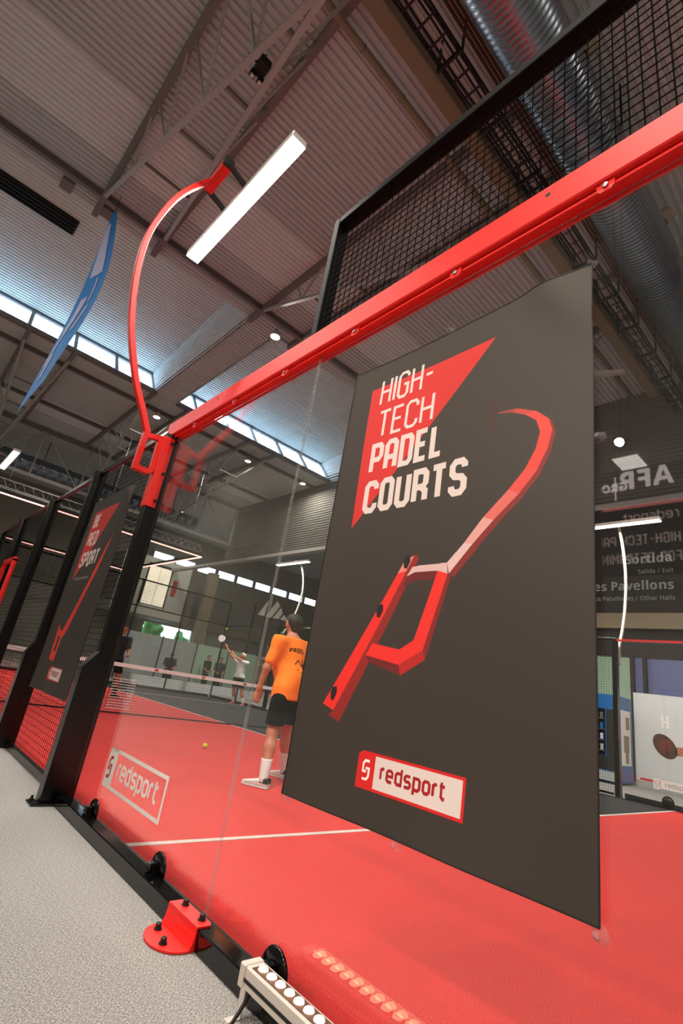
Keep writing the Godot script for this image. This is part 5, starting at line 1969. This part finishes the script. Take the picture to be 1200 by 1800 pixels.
func ball(at: Vector3, label: String) -> void:
	var st := smooth_new()
	var prof := []
	for k in 13:
		var a := PI * k / 12.0
		prof.append(Vector2(0.033 * sin(a), -0.033 * cos(a)))
	lathe(st, Vector3.ZERO, Vector3.UP, prof, 20)
	var o := part(self, "padel_ball", st, M.ball_felt)
	o.position = at
	tag(o, label, "ball")

func build_people() -> void:
	var V := func(x: float, y: float, z: float) -> Vector3: return Vector3(x, y, z)
	var J := {"base": Vector3(-0.72, 0, -2.3), "face": Vector3(-1, 0, -0.15), "head": Vector3(-0.85, 1.685, -2.3),
		"sl": Vector3(-0.77, 1.47, -2.1), "sr": Vector3(-0.83, 1.46, -2.5), "el": Vector3(-0.79, 1.15, -2.0), "er": Vector3(-1.0, 1.24, -2.62), "wl": Vector3(-0.83, 0.93, -1.98), "wr": Vector3(-1.22, 1.2, -2.5), "fl": Vector3(-0.85, 0.8, -1.98), "fr": Vector3(-1.35, 1.22, -2.45),
		"hl": Vector3(-0.68, 0.92, -2.2), "hr": Vector3(-0.76, 0.92, -2.4), "kl": Vector3(-0.58, 0.51, -2.09), "kr": Vector3(-0.88, 0.51, -2.5), "al": Vector3(-0.42, 0.1, -1.97), "ar": Vector3(-0.88, 0.1, -2.58), "tl": Vector3(-0.85, 0, 0.5).normalized(), "tr": Vector3(-0.95, 0, 0.3).normalized()}
	var p := person("player in orange PADEL shirt and black shorts beside the big poster", J, {"hair": M.hair, "shirt": M.orange_cloth, "shorts": M.black_cloth, "sock": M.white_cloth, "shoe": M.white_cloth, "heel": M.black_cloth, "sole": M.white_cloth, "hem": 0.07, "sleeve": 0.72, "leg": 0.82}, 0.011)
	# lettering on the back of the shirt
	var st := st_new()
	var word := letters("PADEL", Vector2(-0.115, 0), 0.05, 0.8, 0.009, 0.012, 0.0)
	var arcq := []
	for q in word:
		var r := []
		for v in q:
			r.append(Vector2(v.x, v.y + 0.012 - v.x * v.x * 0.9))
		arcq.append(r)
	quads_on_shirt(st, arcq, Transform3D(Basis(Vector3(-0.14, 0, -0.99), Vector3.UP, Vector3(0.99, 0, -0.14)), Vector3(0.062, 1.36, 0.0)))
	part(p, "shirt_word", st, M.black_cloth)
	st = st_new()
	var scrib := [[[-0.07, 0.02], [-0.03, 0.07], [0.01, 0.02]], [[-0.05, -0.04], [0.03, 0.03], [0.06, -0.05], [0.0, -0.06]], [[0.03, 0.08], [0.05, 0.0], [0.09, 0.05]]]
	for s in scrib:
		var pts := []
		for q in s:
			pts.append(Vector2(q[0], q[1]))
		quads_on_shirt(st, stroke(pts, 0.008, false), Transform3D(Basis(Vector3(-0.14, 0, -0.99), Vector3.UP, Vector3(0.99, 0, -0.14)), Vector3(0.072, 1.22, -0.02)))
	part(p, "shirt_drawing", st, M.black_cloth)
	# distant player reaching up
	var b := Vector3(-13.3, 0, -9.55)
	J = {"base": b, "face": Vector3(0.5, 0.15, 0.85), "head": b + Vector3(0.02, 1.74, 0.03), "sl": b + Vector3(0.18, 1.52, -0.1), "sr": b + Vector3(-0.18, 1.54, 0.1), "el": b + Vector3(0.05, 1.62, 0.25), "er": b + Vector3(-0.35, 1.72, 0.33), "wl": b + Vector3(-0.12, 1.78, 0.42), "wr": b + Vector3(-0.52, 1.98, 0.5), "fl": b + Vector3(-0.2, 1.86, 0.5), "fr": b + Vector3(-0.6, 2.1, 0.58),
		"hl": b + Vector3(0.1, 0.95, -0.06), "hr": b + Vector3(-0.1, 0.95, 0.06), "kl": b + Vector3(0.2, 0.52, -0.12), "kr": b + Vector3(-0.06, 0.52, 0.08), "al": b + Vector3(0.32, 0.1, -0.2), "ar": b + Vector3(-0.05, 0.1, 0.0), "tl": Vector3(0.6, 0, 0.8), "tr": Vector3(0.3, 0, 0.95)}
	person("distant player in white shirt and navy shorts reaching up", J, {"hair": M.white_cloth, "hair_name": "cap", "shirt": M.white_cloth, "shorts": M.navy_cloth, "sock": M.white_cloth, "shoe": M.print_red, "sole": M.white_cloth, "sleeve": 0.5, "leg": 0.8}, 0.022)
	# racket in that player's hand
	var rk := thing("padel_racket", "pale racket in the raised hand of the distant player", "racket", b + Vector3(-0.6, 2.08, 0.56))
	st = st_new()
	var ov := []
	for k in 20:
		var a := TAU * k / 20.0
		ov.append(Vector2(0.13 * cos(a), 0.3 + 0.14 * sin(a)))
	var xf := Transform3D(Basis(Vector3(0.7, 0.2, -0.6).normalized(), 0.0), Vector3.ZERO)
	xf.basis = Basis.looking_at(Vector3(0.6, 0.1, 0.7), Vector3(-0.45, 0.7, 0.5))
	prism(st, ov, 0.036, xf)
	part(rk, "head", st, M.print_white)
	st = st_new()
	bar(st, xf * Vector3(0, -0.02, 0.018), xf * Vector3(0, 0.17, 0.018), 0.03)
	part(rk, "handle", st, M.black_dull)
	# player in navy beyond the net
	b = Vector3(-9.7, 0, -3.5)
	J = {"base": b, "face": Vector3(1, 0, 0.3), "head": b + Vector3(0.02, 1.68, -0.02), "sl": b + Vector3(0.06, 1.45, -0.19), "sr": b + Vector3(-0.06, 1.45, 0.19), "el": b + Vector3(0.14, 1.17, -0.24), "er": b + Vector3(0.02, 1.15, 0.27), "wl": b + Vector3(0.35, 1.05, -0.18), "wr": b + Vector3(0.22, 1.02, 0.22), "fl": b + Vector3(0.45, 1.05, -0.12), "fr": b + Vector3(0.32, 1.02, 0.16),
		"hl": b + Vector3(0.03, 0.9, -0.1), "hr": b + Vector3(-0.03, 0.9, 0.1), "kl": b + Vector3(0.1, 0.5, -0.18), "kr": b + Vector3(0.04, 0.5, 0.18), "al": b + Vector3(0.0, 0.1, -0.24), "ar": b + Vector3(-0.04, 0.1, 0.22), "tl": Vector3(0.95, 0, -0.3), "tr": Vector3(0.95, 0, 0.3)}
	person("player in navy shirt beyond the net beside the lamp post", J, {"hair": M.hair, "shirt": M.navy_cloth, "shorts": M.black_cloth, "sock": M.black_cloth, "shoe": M.black_cloth, "sole": M.grey_cloth, "leg": 0.75}, 0.024)
	# spectators
	var i := 0
	for q in [[-20.2, -12.6, 0.0, "standing spectator in dark clothes by the pale partition"], [-20.6, -12.1, 0.5, "second standing spectator in dark clothes leaning beside the other"], [-19.8, -9.7, -0.4, "spectator in dark clothes standing apart behind the end wall"]]:
		b = Vector3(q[0], 0, q[1])
		var hh := 1.0 if i < 2 else 0.86
		var r := Basis(Vector3.UP, q[2])
		var f := func(x: float, y: float, z: float) -> Vector3: return b + r * Vector3(x, y * hh, z)
		J = {"base": b, "face": r * Vector3(1, 0, 0), "head": f.call(0.03, 1.66, 0), "sl": f.call(0, 1.44, -0.19), "sr": f.call(0, 1.44, 0.19), "el": f.call(0.02, 1.15, -0.27), "er": f.call(0.02, 1.15, 0.27), "wl": f.call(0.18, 1.0, -0.2), "wr": f.call(0.18, 1.0, 0.2), "fl": f.call(0.26, 0.98, -0.14), "fr": f.call(0.26, 0.98, 0.14),
			"hl": f.call(0, 0.9, -0.1), "hr": f.call(0, 0.9, 0.1), "kl": f.call(0.03, 0.5, -0.11), "kr": f.call(0.03, 0.5, 0.11), "al": b + r * Vector3(0, 0.1, -0.12), "ar": b + r * Vector3(0, 0.1, 0.12), "tl": r * Vector3(1, 0, 0), "tr": r * Vector3(1, 0, 0)}
		person(q[3], J, {"hair": M.hair, "shirt": [M.grey_cloth, M.black_cloth, M.navy_cloth][i], "shorts": M.black_cloth, "shoe": M.black_cloth, "sole": M.black_cloth, "sleeve": 0.95, "leg": 1.05}, 0.035)
		i += 1

func _ready() -> void:
	# camera
	var cam := Camera3D.new()
	cam.name = "camera"
	cam.fov = rad_to_deg(2.0 * atan(900.0 / 884.168))
	cam.near = 0.05
	cam.far = 200.0
	add_child(cam)
	cam.position = Vector3(4.14757711, 1.01314698, 1.441343)
	cam.rotation_order = EULER_ORDER_YXZ
	cam.rotation = Vector3(0.341958858, 0.872278011, 0.167792347)
	cam.current = true
	# sky and exposure
	var we := WorldEnvironment.new()
	var env := Environment.new()
	env.background_mode = Environment.BG_SKY
	var sky := Sky.new()
	var sm := ProceduralSkyMaterial.new()
	sm.sky_top_color = Color(0.66, 0.79, 0.9)
	sm.sky_horizon_color = Color(0.86, 0.9, 0.93)
	sm.ground_bottom_color = Color(0.4, 0.4, 0.38)
	sm.ground_horizon_color = Color(0.7, 0.74, 0.76)
	sm.sky_energy_multiplier = 3.0
	sky.sky_material = sm
	env.sky = sky
	env.tonemap_mode = Environment.TONE_MAPPER_LINEAR
	env.tonemap_exposure = 1.0
	env.sdfgi_enabled = true
	env.ssao_enabled = true
	env.ssil_enabled = true
	we.environment = env
	we.name = "environment"
	add_child(we)
	make_materials()
	make_glyphs()
	# court lamps (large area lights) and hall lights
	court_lamp(Vector3(0, 0, 0), 0.0, "red curved court lamp with long white light bar on the near post", M.red_paint, Color(1.0, 0.97, 0.93), 34.0)
	court_lamp(Vector3(-12, 0, 0), 0.0, "second red court lamp far along the walkway", M.red_paint, Color(1.0, 0.97, 0.93), 34.0)
	court_lamp(Vector3(0, 0, -10), PI, "white curved court lamp on the post by the vending machine", M.cream_paint, Color(1.0, 0.97, 0.93), 34.0)
	court_lamp(Vector3(-12, 0, -10), PI, "white curved court lamp beyond the orange player", M.cream_paint, Color(1.0, 0.97, 0.93), 34.0)
	build_bay_lights()
	build_hall()
	build_roof_steel()
	build_turf()
	build_posts()
	build_cage()
	build_net()
	build_posters()
	sticker(Vector3(0.55, 0.236, 0.0065), "white logo sticker reading redsport on the near glass", 1.0)
	build_light_bar()
	build_far_side()
	ball(Vector3(-2.63, 0.046, -2.52), "yellow ball lying on the red turf")
	ball(Vector3(-14.45, 2.72, -9.2), "yellow ball in the air above the distant player")
	build_people()
